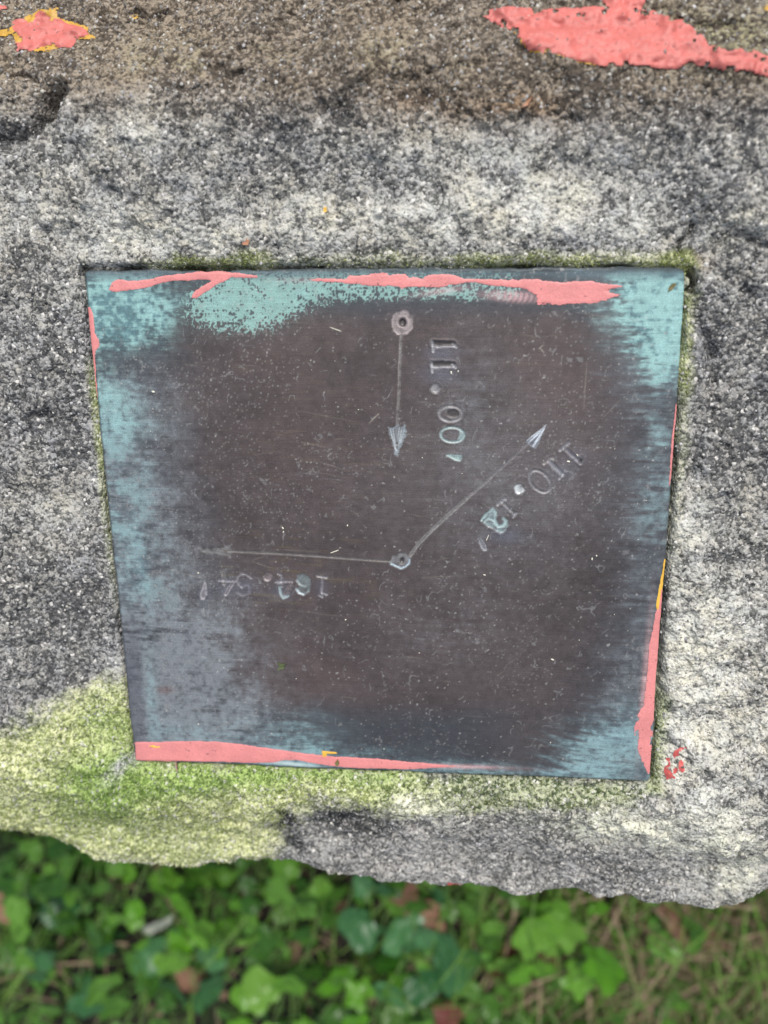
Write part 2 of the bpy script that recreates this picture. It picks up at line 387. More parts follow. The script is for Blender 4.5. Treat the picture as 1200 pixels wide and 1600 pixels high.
    rust = blob(wx, wy, 820, 165, 60, 16) + 0.6 * blob(wx, wy, 1090, 408, 22, 18) + 0.5 * blob(wx, wy, 650, 160, 80, 16)
    light = mixc(light, (0.28, 0.17, 0.09), rust * 0.7); dark = mixc(dark, (0.07, 0.04, 0.02), rust * 0.7)
    # moss and algae
    mp_ = sdpoly(wx, wy, [(-260, 1180), (-60, 1160), (20, 1140), (70, 1120), (120, 1095), (165, 1072), (190, 1065), (205, 1110), (213, 1188), (400, 1198), (640, 1212), (700, 1240),
                          (660, 1268), (560, 1256), (500, 1258), (470, 1272), (445, 1300), (415, 1340), (300, 1370), (60, 1340), (-100, 1320)], 200)
    moss = ss(-26, 22, mp_ + 34 * (med - 0.5) + 20 * (fin - 0.5))
    strip = ss(-10, 14, sdpoly(wx, wy, [(600, 1208), (1012, 1222), (1030, 1200), (1035, 1215), (1005, 1252), (880, 1272), (700, 1268), (560, 1262)], 120) + 44 * (med - 0.5))
    pdl = pdm * 1000                                               # mm from the plate
    topm = ss(6.2, 0.5, pdl + 7 * (med - 0.5)) * ss(440, 395, py) * ss(185, 300, px) * (0.45 + 0.75 * ss(0.35, 0.6, big))
    rgt = ss(6.5, 0.5, pdl + 6 * (med - 0.5)) * ss(1000, 1030, px) * (0.35 + 0.75 * ss(440, 520, py) * ss(640, 560, py) + 0.9 * ss(1050, 1130, py))
    lft = 0.75 * ss(3.5, 0.4, pdl) * ss(230, 200, px) * ss(540, 600, py) * ss(1000, 700, py)
    g_yel = np.clip(moss + 0.95 * topm + rgt * ss(1000, 600, py) + lft, 0, 1)
    g_grn = np.clip(rgt * ss(900, 1080, py) + 0.85 * strip, 0, 1)
    core = np.clip(moss * np.clip(blob(wx, wy, 170, 1230, 90, 60, -35) * 0.9 + blob(wx, wy, 330, 1215, 170, 26) + blob(wx, wy, 520, 1210, 130, 14)
                                  + 0.5 * blob(wx, wy, 160, 1130, 40, 30) + 0.8 * (big - 0.5), 0, 1), 0, 1)
    mf = fbm(X, Y, 500, 2, 301)
    light = mixc(light, (0.66, 0.68, 0.38), g_yel * 0.92); dark = mixc(dark, (0.27, 0.31, 0.11), g_yel)
    light = mixc(light, (0.42, 0.46, 0.26), g_grn * 0.8); dark = mixc(dark, (0.06, 0.09, 0.03), g_grn)
    light = mixc(light, (0.33, 0.46, 0.13), core * 0.9); dark = mixc(dark, (0.15, 0.24, 0.05), core)
    dens = np.where(moss > 0.3, 0.62 + 0.6 * (med - 0.5) + 0.4 * (fin - 0.5), dens)
    wsp = blob(wx, wy, 186, 1203, 28, 13, -40, 1.4); light = mixc(light, (0.55, 0.55, 0.55), wsp); dark = mixc(dark, (0.22, 0.22, 0.23), wsp)
    bp = 1.0 * ss(0.30, 0.75, blob(wx, wy, 540, 1285, 70, 22, 4) + 0.9 * blob(wx, wy, 455, 1305, 45, 14, 50) + 0.35 * blob(wx, wy, 620, 1300, 60, 26) + 0.6 * (fin - 0.5) + 0.5 * (med - 0.5))
    light = mixc(light, (0.15, 0.15, 0.155), bp * 0.9); dark = mixc(dark, (0.012, 0.013, 0.015), bp); dens = dens - 0.25 * bp
    gn = 150 * (med - 0.5) + 90 * (fin - 0.5); gl = ss(1270, 1325, wy + 0.5 * gn) * ss(400, 560, wx + gn); dens = dens + 0.12 * gl; gl = gl * (1 - 0.6 * ss(760, 980, wx)); light = mixc(light, (0.40, 0.39, 0.37), gl * 0.75); dark = mixc(dark, (0.10, 0.10, 0.095), gl * 0.8)
    psp = 0.8 * blob(wx, wy, 640, 1262, 70, 18) + 0.8 * blob(wx, wy, 940, 1290, 130, 26, 8) + 0.6 * blob(wx, wy, 1150, 1330, 60, 60); psp = np.clip(psp * (0.6 + 2 * (fin - 0.4) + 1.6 * (med - 0.4)), 0, 1); light = mixc(light, (0.70, 0.70, 0.56), psp); dark = mixc(dark, (0.24, 0.24, 0.17), psp); dens = dens + 0.2 * psp
    lipw = ss(0.0060, 0.0005, e) * ss(0.35, 0.62, fin + 0.1); light = mixc(light, (0.72, 0.70, 0.62), lipw * 0.9); dark = mixc(dark, (0.30, 0.27, 0.21), lipw * 0.8)
    joint_dark = ss(1.3, 0.1, pdl) * (1 - np.clip(moss + topm, 0, 1)); light = mixc(light, (0.10, 0.09, 0.07), joint_dark * 0.5); dark = mixc(dark, (0.02, 0.02, 0.015), joint_dark * 0.6)  # stone colour darkens close to the plate's outline
    spark = np.clip(1 - 0.75 * bz, 0, 1)
    dens = np.clip(0.5 + 0.88 * (dens - 0.5), 0.10, 0.92)
    FX = dict(px=px, py=py, X=X, Y=Y, Z=Z, moss=np.clip(g_yel + g_grn, 0, 1), core=core, pd=pdm)
    # front face going down to the ground, battered a little
    nd = 70; t = np.linspace(0, 1, nd + 1)[1:]
    zl, yl = Z[-1], Y[-1]
    Zd = zl[None, :] + (GZ - 0.03 - zl[None, :]) * t[:, None]
    Xd = np.tile(xs, (nd, 1)); Yd = yl[None, :] + 0.02 * t[:, None] + 0.012 * (fbm(Xd, Zd, 20, 4, 61) - 0.5) * ss(0, .1, t)[:, None] + 0.002 * (fbm(Xd, Zd, 200, 3, 62) - 0.5)
    def ext(a, f=1.0): return np.concatenate([a, np.repeat(a[-1:], nd, 0) * f], 0)
    X2 = np.concatenate([X, Xd]); Y2 = np.concatenate([Y, Yd]); Z2 = np.concatenate([Z, Zd])
    # back, left and right faces
    for side in ('l', 'r'):
        k = 12; tt = np.linspace(0, 1, k + 1)[1:]
        c0 = 0 if side == 'l' else -1; sg = -1 if side == 'l' else 1
        xe_, ye_, ze_ = X2[:, c0], Y2[:, c0], Z2[:, c0]
        XX = xe_[:, None] + sg * 0.03 * np.sqrt(tt)[None]; YY = np.repeat(ye_[:, None], k, 1); ZZ = ze_[:, None] + (GZ - 0.03 - ze_[:, None]) * tt[None] ** 1.5
        if side == 'l': X2 = np.concatenate([XX[:, ::-1], X2], 1); Y2 = np.concatenate([YY, Y2], 1); Z2 = np.concatenate([ZZ[:, ::-1], Z2], 1)
        else: X2 = np.concatenate([X2, XX], 1); Y2 = np.concatenate([Y2, YY], 1); Z2 = np.concatenate([Z2, ZZ], 1)
    kb = 12; tb = np.linspace(1, 0, kb + 1)[:-1]
    X2 = np.concatenate([np.repeat(X2[:1], kb, 0), X2]); Y2 = np.concatenate([Y2[:1] + 0.03 * np.sqrt(tb)[:, None], Y2])
    Z2 = np.concatenate([Z2[:1] + (GZ - 0.03 - Z2[:1]) * tb[:, None] ** 1.5, Z2])
    def full(a):
        b = ext(a)
        pad = [(kb, 0), (12, 12)] + [(0, 0)] * (a.ndim - 2)
        return np.pad(b, pad, mode='edge')
    A = {'dark': full(dark).reshape(-1, 3), 'light': full(light).reshape(-1, 3), 'dens': full(dens).ravel(), 'spark': full(spark).ravel()}
    V = np.stack([X2, Y2, Z2], -1).reshape(-1, 3)
    nr, nc = X2.shape; F = grid_faces(nr, nc).reshape(-1, 4)[:, ::-1]
    pdv = plate_d(V[:, 0], V[:, 1]); keep = ~((pdv[F] < -0.004).all(1) & (V[F][:, :, 2] > -0.05).all(1))
    V, F, A = sub(V, F[keep], A)
    o = link('stone_block', np_mesh('stone_block', V, F, A)); o.data.materials.append(M_stone)
    tag(o, 'weathered grey stone block with lichen and moss, holding a square metal plate in its top', 'stone block')
    return o, FX
stone, FX = build_stone()

def paint_patch(parent, name, X, Y, Z, px, py, fields, lift, mat, rough=0.0, seed=1, label=None):
    """thin coat following the surface below: faces of the surface grid where the field is positive, rim moved onto the outline"""
    f = fields
    F = grid_faces(*X.shape)
    k = (f > -0.6)
    fm = k[:-1, :-1] & k[:-1, 1:] & k[1:, 1:] & k[1:, :-1]
    if not fm.any(): return None
    gy, gx = np.gradient(f); g2 = gx ** 2 + gy ** 2 + 1e-6
    sh = np.where((f < 0) & (f > -1.2), -f, 0)
    dcx = np.gradient(X, axis=1); dry = np.gradient(Y, axis=0)
    X = X + np.clip(sh * gx / g2, -1, 1) * dcx; Y = Y + np.clip(sh * gy / g2, -1, 1) * dry
    Zp = Z + lift * ss(-0.5, 2.2, f) + 0.00006 + rough * (fbm(X * 0.7, Y * 1.4, 420, 3, seed, 0.7) - 0.5)
    V = np.stack([X, Y, Zp], -1).reshape(-1, 3)
    Fk = F[fm][:, ::-1]
    V, Fk, _ = sub(V, Fk, {})
    o = link(name, np_mesh(name, V, Fk), parent); o.data.materials.append(mat)
    if label: o['label'] = label
    return o
def stone_paint():
    X, Y, px, py = FX['X'], FX['Y'], FX['px'], FX['py']
    # paint bridges the grains: a smoothed copy of the surface
    Z = FX['Z']; Zs = Z.copy()
    for _ in range(3):
        Zs[1:-1, 1:-1] = (Zs[:-2, 1:-1] + Zs[2:, 1:-1] + Zs[1:-1, :-2] + Zs[1:-1, 2:] + 2 * Zs[1:-1, 1:-1]) / 6
    Zm = np.maximum(Zs + 0.00015, Z * 0.5 + Zs * 0.5)
    rag = 5.0 * (fbm(X, Y, 420, 3, 401, 0.6) - 0.5) + 5 * (fbm(X, Y, 110, 2, 402) - 0.5)
    hole, _ = worley(X * 0.7, Y * 1.6, 140, 403); rr = fbm(X, Y, 200, 2, 404)
    holes = ss(0.20, 0.08, hole) * ss(0.42, 0.54, rr) * 12 + ss(0.66, 0.74, fbm(X, Y, 330, 3, 405, 0.6)) * 11
    def go(poly, name, mat, lift, hk, label, sl=slice(None)):
        f = sdpoly(px, py, poly, 12) + rag * (0.8 if mat is M_pink else 0.5) - holes * hk
        f = f * 0.6
        r = np.where((f > -3).any(1))[0]; c = np.where((f > -3).any(0))[0]
        if len(r) == 0: return
        w_ = (slice(max(r[0] - 2, 0), r[-1] + 3), slice(max(c[0] - 2, 0), c[-1] + 3))
        paint_patch(stone, name, X[w_], Y[w_], Zm[w_], px[w_], py[w_], f[w_], lift, mat, 0.0013, 5, label)
    S2 = [(752, 25), (765, 15), (785, 10), (800, 10), (830, 12), (835, 22), (850, 15), (880, 12), (905, 14), (925, 8), (948, 12), (935, 0), (950, -30), (990, -60), (1010, -20), (1008, 2), (1003, 14),
          (1022, 17), (1045, 28), (1038, 36), (1065, 32), (1080, 40), (1100, 58), (1108, 70), (1140, 78), (1165, 73), (1200, 86), (1240, 92), (1300, 110), (1240, 118),
          (1200, 121), (1180, 118), (1160, 110), (1140, 116), (1110, 108), (1090, 105), (1078, 98), (1060, 108), (1030, 110), (1010, 103), (960, 104), (940, 105), (900, 97),
          (865, 84), (850, 83), (825, 81), (810, 65), (795, 50), (780, 40), (765, 33)]
    S2y = [(768, 34), (782, 41), (797, 51), (812, 67), (826, 83), (850, 86), (866, 85), (900, 99), (930, 104), (960, 102), (900, 84), (860, 72), (830, 66), (800, 42)]
    go(S2y, 'ochre_undercoat', M_ochre, 0.00005, 0.35, 'thin mustard edge of older paint under the large pink patch')
    go(S2, 'paint_patch', M_pink, 0.00045, 1.0, 'large flaking pink paint patch at the upper right')
    S1 = [(20, 35), (25, 31), (38, 31), (46, 36), (53, 28), (56, 21), (64, 18), (76, 20), (82, 28), (98, 30), (105, 36), (128, 40), (138, 48), (145, 54), (135, 58), (120, 62), (112, 75), (90, 73),
          (75, 71), (60, 74), (45, 79), (29, 85), (24, 78), (19, 70), (31, 64), (30, 56), (24, 50), (19, 42)]
    S1y = [(40, 32), (38, 25), (55, 20), (60, 16), (84, 13), (93, 12), (90, 27), (128, 38), (139, 40), (140, 50), (151, 57), (149, 63), (138, 62), (118, 62), (80, 80), (60, 80), (45, 80), (25, 66), (22, 60), (14, 44), (24, 36)]
    go(S1y, 'ochre_undercoat', M_ochre, 0.00005, 0.2, 'mustard paint showing round the small pink patch')
    go(S1, 'paint_patch', M_pink, 0.00045, 0.45, 'small ragged pink paint patch at the upper left')
    go([(-30, 46), (0, 47), (14, 46), (19, 53), (8, 58), (0, 62), (-30, 66)], 'ochre_undercoat', M_ochre, 0.0002, 0.3, 'mustard paint fleck at the left side')
    go([(-30, 4), (0, 7), (11, 8), (14, 14), (0, 17), (-30, 18)], 'paint_patch', M_pink, 0.0003, 0.3, 'tiny pink paint fleck at the top left corner')
    go([(206, 24), (214, 22), (222, 26), (216, 31), (208, 31)], 'ochre_undercoat', M_ochre, 0.0001, 0.9, 'faint mustard paint fleck')
    go([(1188, 8), (1210, 4), (1210, 18), (1192, 16)], 'ochre_undercoat', M_ochre, 0.0001, 0.8, 'mustard paint fleck at the top right corner')
    # the scrawl of red paint beside the lower right corner of the plate
    f = np.full(px.shape, -9.0); rg = (fbm(X, Y, 700, 2, 407) - 0.5) * 7 - 3.4 * ss(0.45, 0.7, fbm(X, Y, 900, 2, 408))
    for a, b, wd in [((1071, 1169), (1060, 1172), 2.2), ((1058, 1173), (1052, 1180), 4.5), ((1045, 1187), (1043, 1214), 4.8), ((1044, 1214), (1052, 1212), 4), ((1053, 1209), (1064, 1194), 4.2), ((1064, 1192), (1066, 1203), 4.2)]:
        f = np.maximum(f, wd + 0.8 - segd(px, py, a, b)[0])
    f = (f + rg) * 0.6; k = np.where(f > -3); w_ = (slice(k[0].min() - 2, k[0].max() + 3), slice(k[1].min() - 2, k[1].max() + 3))
    paint_patch(stone, 'paint_patch', X[w_], Y[w_], (Z * .6 + Zs * .4)[w_], px[w_], py[w_], f[w_], 0.0001, M_red, 0.0003, 5, 'small curled red paint mark beside the lower right corner of the plate')
    f = (2.0 - segd(px, py, (700, 1381), (745, 1386))[0]) * 0.6
    k = np.where(f > -3)
    if len(k[0]):
        w_ = (slice(k[0].min() - 2, k[0].max() + 3), slice(k[1].min() - 2, k[1].max() + 3))
        paint_patch(stone, 'paint_patch', X[w_], Y[w_], (Z * .6 + Zs * .4)[w_], px[w_], py[w_], f[w_], 0.0001, M_red, 0.0003, 5, 'thin dull red paint line along the front lip')
M_red = paint_material('red_paint', (0.55, 0.10, 0.09), 0.6)
stone_paint()

# ------------------------------------------------------------------ plate
def build_plate():
    step = 0.00027
    A_, B_, C_, D_ = [np.array(q) for q in QW]                     # TL TR BR BL
    nc = int(np.linalg.norm(B_ - A_) / step); nr = int(np.linalg.norm(D_ - A_) / step)
    s, t = np.meshgrid(np.linspace(0, 1, nc), np.linspace(0, 1, nr))
    P = (1 - t)[..., None] * ((1 - s)[..., None] * A_ + s[..., None] * B_) + t[..., None] * ((1 - s)[..., None] * D_ + s[..., None] * C_)
    # hand-cut edge: faintly wavy, corners eased
    X, Y = P[..., 0].copy(), P[..., 1].copy()
    wv = lambda a, sd_: 0.0011 * (fbm(a, a * 0, 6, 4, sd_, 0.6) - 0.5) + 0.00025 * (fbm(a, a * 0, 60, 2, sd_ + 3) - 0.5)
    fy = (1 - t) * 1.0; Y += (2.0 * wv(s, 501) + 0.0008 * (fbm(s, s * 0, 22, 2, 505) - 0.5)) * fy ** 8 + wv(s, 502) * t ** 8; X += wv(t, 503) * (1 - s) ** 8 + wv(t, 504) * s ** 8
    L_ = 0.20
    ds = np.minimum(s, 1 - s) * L_; dt = np.minimum(t, 1 - t) * L_
    rc = 0.0022; cu = np.clip(rc - ds, 0, rc); cv = np.clip(rc - dt, 0, rc)
    ins = np.maximum(np.hypot(cu, cv) - rc, 0) * 0.9
    X += np.where(s < .5, 1, -1) * ins * 0.7; Y += np.where(t < .5, -1, 1) * ins * 0.7
    dedge = np.minimum(ds, dt)
    Z = 0.0012 * 0 - 0.00035 * ss(0.0012, 0.0, dedge) ** 2 + 0.00035 * (fbm(X, Y, 18, 3, 510) - 0.5) + 0.00004 * (fbm(X, Y, 500, 2, 511) - 0.5)
    px, py = proj(X, Y, Z)
    streak = 0.5 * (fbm(X * 0.09, Y, 900, 4, 520, 0.65) - 0.5) + 0.6 * (fbm(X * 0.22 + 0.05 * Y, Y, 700, 4, 525, 0.65) - 0.5)             # brushed, along the picture's width
    stk2 = fbm(X * 0.2, Y, 300, 3, 521, 0.6) - 0.5
    dg = math.radians(16); streakd = fbm((X * math.cos(dg) - Y * math.sin(dg)) * 0.14, X * math.sin(dg) + Y * math.cos(dg), 800, 4, 523, 0.65) - 0.5
    b = fbm(X, Y, 35, 4, 530, 0.6) - 0.5; md = fbm(X, Y, 130, 4, 531, 0.6) - 0.5; fn = fbm(X, Y, 700, 2, 532) - 0.5
    ex = 42 * b + 60 * streak + 25 * stk2; qx = px + ex * 1.3; qy = py + 30 * b + 14 * md
    sh = X.shape
    c = col((0.072, 0.060, 0.061), sh); metal = 0.35 + 0 * X; rough = 0.50 + 0 * X
    c *= (1 + 0.5 * b + 0.5 * md + 0.35 * fn)[..., None]
    red = blob(qx, qy, 480, 1000, 240, 130) * .8 + blob(qx, qy, 560, 640, 260, 160) * .6 + blob(qx, qy, 900, 590, 130, 90) * 0.6
    c = mixc(c, (0.100, 0.068, 0.064), red * (0.5 + 1.2 * np.clip(b, -.3, .4)))
    sheen = np.clip(blob(qx, qy, 760, 700, 170, 120) * (0.4 + 1.6 * (b + 0.2)), 0, 1); c = mixc(c, (0.115, 0.105, 0.110), sheen * 0.55)  # soft sheen right of centre painted into the metal colour
    gold = np.clip(ss(0.04, 0.2, streak) * (0.4 + 2 * b) * blob(px, py, 560, 640, 260, 130), 0, 1); c = mixc(c, (0.13, 0.10, 0.07), gold * 0.7)
    gold = np.clip(ss(0.06, 0.2, streak) * blob(px, py, 420, 900, 160, 60), 0, 1); c = mixc(c, (0.14, 0.11, 0.055), gold * 0.6)
    # cool dark oxide between the bare centre and the patina
    lx = np.interp(py, [420, 560, 700, 900, 1040, 1190], [250, 240, 250, 270, 330, 420]); rx = np.interp(py, [420, 560, 700, 850, 1000, 1220], [930, 985, 1000, 985, 970, 880])
    cool = ss(95, -40, qx - lx) + ss(-90, 40, qx - rx) + ss(510, 470, qy) + ss(1085, 1135, qy - 0.0 * px) * ss(900, 700, px)
    cool = np.clip(cool, 0, 1)
    c = mixc(c, (0.050, 0.056, 0.066), cool * 0.85)
    # greyish brushed veil: side patina plus sky reflection painted into the colour
    veil = 0.95 * ss(110, -70, qx - lx) * ss(520, 640, py) + 0.85 * blob(qx, qy, 290, 1050, 120, 120) + 0.45 * ss(-50, 40, qx - rx) + 0.35 * blob(qx, qy, 330, 1120, 150, 50) + 0.3 * blob(qx, qy, 740, 640, 60, 90) + 0.25 * blob(qx, qy, 800, 800, 140, 90) + 0.2 * blob(qx, qy, 700, 990, 120, 60)
    veil = np.clip(veil * (0.75 + 2.2 * streak + 1.4 * md), 0, 1)
    veil = np.clip(veil * (1 + 1.3 * fn) , 0, 1); c = mixc(c, (0.185, 0.205, 0.225), veil * 0.85); c = mixc(c, (0.17, 0.29, 0.30), veil * ss(-0.02, 0.16, md + 0.6 * b + 0.8 * streak) * ss(1000, 900, py) * (ss(40, -80, px - lx) + ss(-20, 40, px - rx)) * 0.6)
    # verdigris
    teal = 1.1 * blob(qx, qy, 195, 480, 85, 62, 0, 1.5) + 0.95 * blob(qx, qy, 1045, 480, 95, 72, 0, 1.6) + 0.75 * ss(-12, 30, px - rx - 30 + ex * 1.8) * ss(640, 560, py) \
        + 0.7 * ss(75, -15, qx - np.interp(py, [420, 560, 700, 900, 1000], [150, 155, 172, 195, 200])) * ss(980, 900, py) * (0.75 + 1.5 * b) \
        + 0.55 * blob(px, py, 215, 870, 22, 80, 4) + 0.5 * blob(px, py, 190, 660, 45, 40) + 0.75 * blob(px, py, 236, 1090, 11, 80, -3) + 0.6 * blob(px, py, 250, 1145, 20, 20) + 0.7 * blob(px, py, 222, 890, 9, 70, -8) \
        + 0.45 * blob(px, py, 1030, 650, 26, 200, 4) * (0.7 + 3 * streak)
    dxb = px + 130 * streakd; dyb = py + 40 * b
    teal += 0.85 * blob(dxb, dyb, 955, 1160, 100, 50, -22, 1.6) + 0.6 * ss(1180, 1205, py + 20 * b + 26 * streakd - 0.02 * (px - 700)) * ss(560, 640, px)
    teal += 0.62 * ss(1105, 1158, py + 60 * streak + 30 * b) * ss(600, 430, px) * ss(225, 300, px) + 0.45 * ss(1150, 1178, py + 50 * streak - 0.05 * (px - 400)) * ss(780, 560, px) * ss(380, 440, px)
    f2 = fbm(X * 0.55, Y, 420, 4, 545, 0.7) - 0.5
    tf = teal * (0.86 + 0.9 * md + 0.8 * streak)
    f3 = fbm(X * 0.16, Y, 1300, 4, 546, 0.75) - 0.5; teal = np.clip(0.55 * tf + 0.50 * ss(0.15, 1.0, tf + 0.9 * f2 + (0.7 + 0.8 * ss(480, 540, py)) * f3 + 0.9 * fn) * np.clip(tf * 1.5, 0, 1), 0, 1) * 0.9
    teal *= 1 - 0.35 * ss(620, 760, py) * ss(500, 300, px)
    tc = mixc(col((0.09, 0.19, 0.21), sh), (0.26, 0.45, 0.44), ss(-0.25, 0.35, md + 0.8 * b + 0.9 * fn + 0.7 * f3 + 0.08)); tc = mixc(tc, (0.15, 0.23, 0.27), ss(500, 780, py) * 0.65)
    c = c * (1 - teal[..., None]) + tc * teal[..., None]
    # crusty, worm-like verdigris flecks below the paint strokes
    wrm = np.abs(fbm(X, Y, 950, 2, 540) - 0.5) * 2.2; sp = fbm(X, Y, 900, 2, 541) - 0.5
    cr = 1.25 * blob(px, py, 385, 470, 85, 45, -12, 1.4) + 0.62 * ss(478, 452, py + 24 * b) * ss(440, 500, px) * ss(860, 780, px) + 0.45 * blob(px, py, 470, 460, 90, 30)
    cr = np.clip(cr, 0, 1.2)
    fl = ss(-0.06, 0.08, cr * 0.60 - wrm - 0.12 + 0.3 * sp + 0.5 * md); fl = np.clip(fl * ss(0.05, 0.3, cr), 0, 1)
    c = mixc(c, (0.10, 0.15, 0.155), np.clip(cr, 0, 1) * 0.45); c = mixc(c, (0.23, 0.40, 0.37), fl * 0.85)
    # dark top band, painted moss shadow line at the rim, darker left-half edges
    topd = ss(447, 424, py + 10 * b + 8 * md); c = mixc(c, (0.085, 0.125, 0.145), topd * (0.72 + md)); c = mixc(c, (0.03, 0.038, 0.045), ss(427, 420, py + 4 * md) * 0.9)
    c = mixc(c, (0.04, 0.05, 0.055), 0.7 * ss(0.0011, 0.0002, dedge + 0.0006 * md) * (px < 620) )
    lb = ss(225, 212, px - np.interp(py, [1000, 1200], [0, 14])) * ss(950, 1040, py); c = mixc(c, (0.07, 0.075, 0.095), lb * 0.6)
    bl = blob(px, py, 287, 437, 4.2, 4.2, 0, 2) + blob(px, py, 270, 441, 2.2, 2.2, 0, 2); c = mixc(c, (0.03, 0.05, 0.05), bl)
    # pink wash scraped over the verdigris with a rippled tool mark
    pw = blob(px, py, 800, 463, 48, 9, 4, 1.6) + 0.8 * blob(px, py, 690, 455, 40, 5, -8) + 0.4 * blob(px, py, 470, 438, 40, 4)
    rip = 0.5 + 0.5 * np.sin((px + 0.03 * (py - 460) ** 2) * 0.75)
    pw = pw * (0.45 + 0.55 * rip * ss(770, 800, px) + 0.2 * (px < 780)); c = mixc(c, (0.58, 0.36, 0.37), pw * 0.75)
    for (cx, cy, rx_, ry_, k_) in [(700, 1197, 90, 3, .8), (1008, 1060, 5, 90, .5), (930, 1198, 0.1, .1, 0)]:
        if k_: c = mixc(c, (0.60, 0.36, 0.36), np.clip(blob(px, py, cx, cy, rx_, ry_, 2 if rx_ > 20 else 5) * k_ * (1 + 2 * streak), 0, 1))
    pl = blob(px, py, 450, 1193, 48, 3.2, 6, 1.6); c = mixc(c, (0.42, 0.52, 0.52), pl * 0.8)
    c = mixc(c, (0.12, 0.06, 0.05), 0.6 * blob(px, py, 258, 1078, 14, 6))
    # dust, lint and scratches
    w1, id1 = worley(X, Y, 900, 550); w2, id2 = worley(X, Y, 330, 551)
    dn = (0.12 + 0.25 * ss(520, 250, px) + 0.10 * ss(0, .3, b)) * ss(0.32, 0.62, fbm(X, Y, 45, 4, 560, 0.6)) * 1.5
    dust = ss(0.42, 0.20, w1) * (id1 < dn * 0.9) * (0.25 + 0.75 * _h(np.floor(id1 * 1e5), np.floor(id1 * 1e5) * 0, 3))
    c = mixc(c, (0.30, 0.30, 0.29), dust * 0.40 * (1 - teal * 0.8))
    w2, id2 = worley(X + 0.0016 * fbm(X, Y, 400, 2, 556), Y + 0.0016 * fbm(X, Y, 400, 2, 557), 380, 551); lint = ss(0.17, 0.07, w2) * (id2 < 0.15) * ss(0.4, 0.65, fbm(X, Y, 90, 3, 553)); c = mixc(c, (0.40, 0.40, 0.38), lint * 0.6)
    hair = ss(0.035, 0.01, np.abs(fbm(X * 1.3, Y, 210, 2, 558) - 0.5)) * ss(0.62, 0.74, fbm(X, Y, 300, 2, 559)); c = mixc(c, (0.24, 0.24, 0.24), hair * 0.5 * (1 - teal))
    rs = random.Random(31)
    def line(a, b2, wd, colr, amt):
        nonlocal c
        k = (px > min(a[0], b2[0]) - 4) & (px < max(a[0], b2[0]) + 4) & (py > min(a[1], b2[1]) - 4) & (py < max(a[1], b2[1]) + 4)
        if not k.any(): return
        d_, t_ = segd(px[k], py[k], a, b2); f_ = np.exp(-(d_ / wd) ** 2) * (0.35 + 0.65 * np.sin(np.pi * np.clip(t_, .05, .95))) * amt
        c[k] = mixc(c[k], colr, f_)
    for _ in range(90):
        cx = rs.uniform(240, 1000); cy = rs.uniform(480, 1150); ln = rs.uniform(4, 24) if rs.random() < .8 else rs.uniform(30, 80); an = rs.gauss(3, 7) if rs.random() < .75 else rs.uniform(-70, 70)
        if abs(an) > 25: ln = min(ln, 14)
        dx, dy = ln / 2 * math.cos(math.radians(an)), ln / 2 * math.sin(math.radians(an))
        line((cx - dx, cy - dy), (cx + dx, cy + dy), 0.9, (0.30, 0.27, 0.22) if rs.random() < .6 else (0.30, 0.31, 0.32), rs.uniform(.08, .26))
    for a, b2, amt in [((515, 511), (534, 518), .9), ((577, 661), (592, 646), .9), ((940, 655), (970, 624), .6), ((458, 640), (560, 660), .35), ((470, 690), (520, 702), .45),
                       ((500, 722), (538, 734), .6), ((590, 700), (650, 706), .3), ((252, 886), (320, 905), .5), ((395, 878), (425, 888), .6), ((430, 858), (500, 862), .45), ((690, 612), (730, 606), .3),
                       ((370, 1128), (420, 1160), .25), ((917, 565), (912, 640), .35), ((455, 953), (545, 965), .35), ((843, 543), (850, 551), .9), ((849, 539), (842, 545), .8), ((730, 450), (760, 520), .15)]:
        line(a, b2, 0.9, (0.32, 0.30, 0.25), amt * (0.45 if abs(b2[0] - a[0]) > 28 else 0.9))
    # ---------------- stamped and cut marks: real grooves with pale residue and some painted wall shading
    lab = np.zeros(sh, int)
    def stroke(pts, wd, dep, rimc, inc, rim_amt=0.7, in_amt=0.4, L_id=0, ragk=1.0, closed=False):
        """one tool stroke: floor pressed dep metres deep, pale residue on the rim, inner tone"""
        nonlocal Z, c
        if closed: pts = list(pts) + [pts[0]]
        xs_ = [p[0] for p in pts]; ys_ = [p[1] for p in pts]
        k = (px > min(xs_) - 14) & (px < max(xs_) + 14) & (py > min(ys_) - 14) & (py < max(ys_) + 14)
        x, y = px[k], py[k]; dm = np.full(x.shape, 99.0)
        for a, b2 in zip(pts[:-1], pts[1:]): dm = np.minimum(dm, segd(x, y, a, b2)[0])
        dm = dm + ragk * 1.3 * (fn[k] + sp[k]); wd = wd * 0.85
        z = Z[k]; z = z - dep * ss(wd + 1.4, wd - 1.4, dm); z = z + dep * 0.22 * np.exp(-((dm - wd - 2.2) / 1.6) ** 2); Z[k] = z
        cc = c[k]; cc = mixc(cc, inc, in_amt * ss(wd + 0.6, wd - 0.6, dm)); cc = mixc(cc, rimc, rim_amt * 0.72 * np.exp(-((dm - wd) / 1.15) ** 2) * np.clip(0.8 + 1.6 * fn[k], 0, 1)); c[k] = cc
        if L_id: l = lab[k]; l[dm < wd + 2.0] = L_id; lab[k] = l
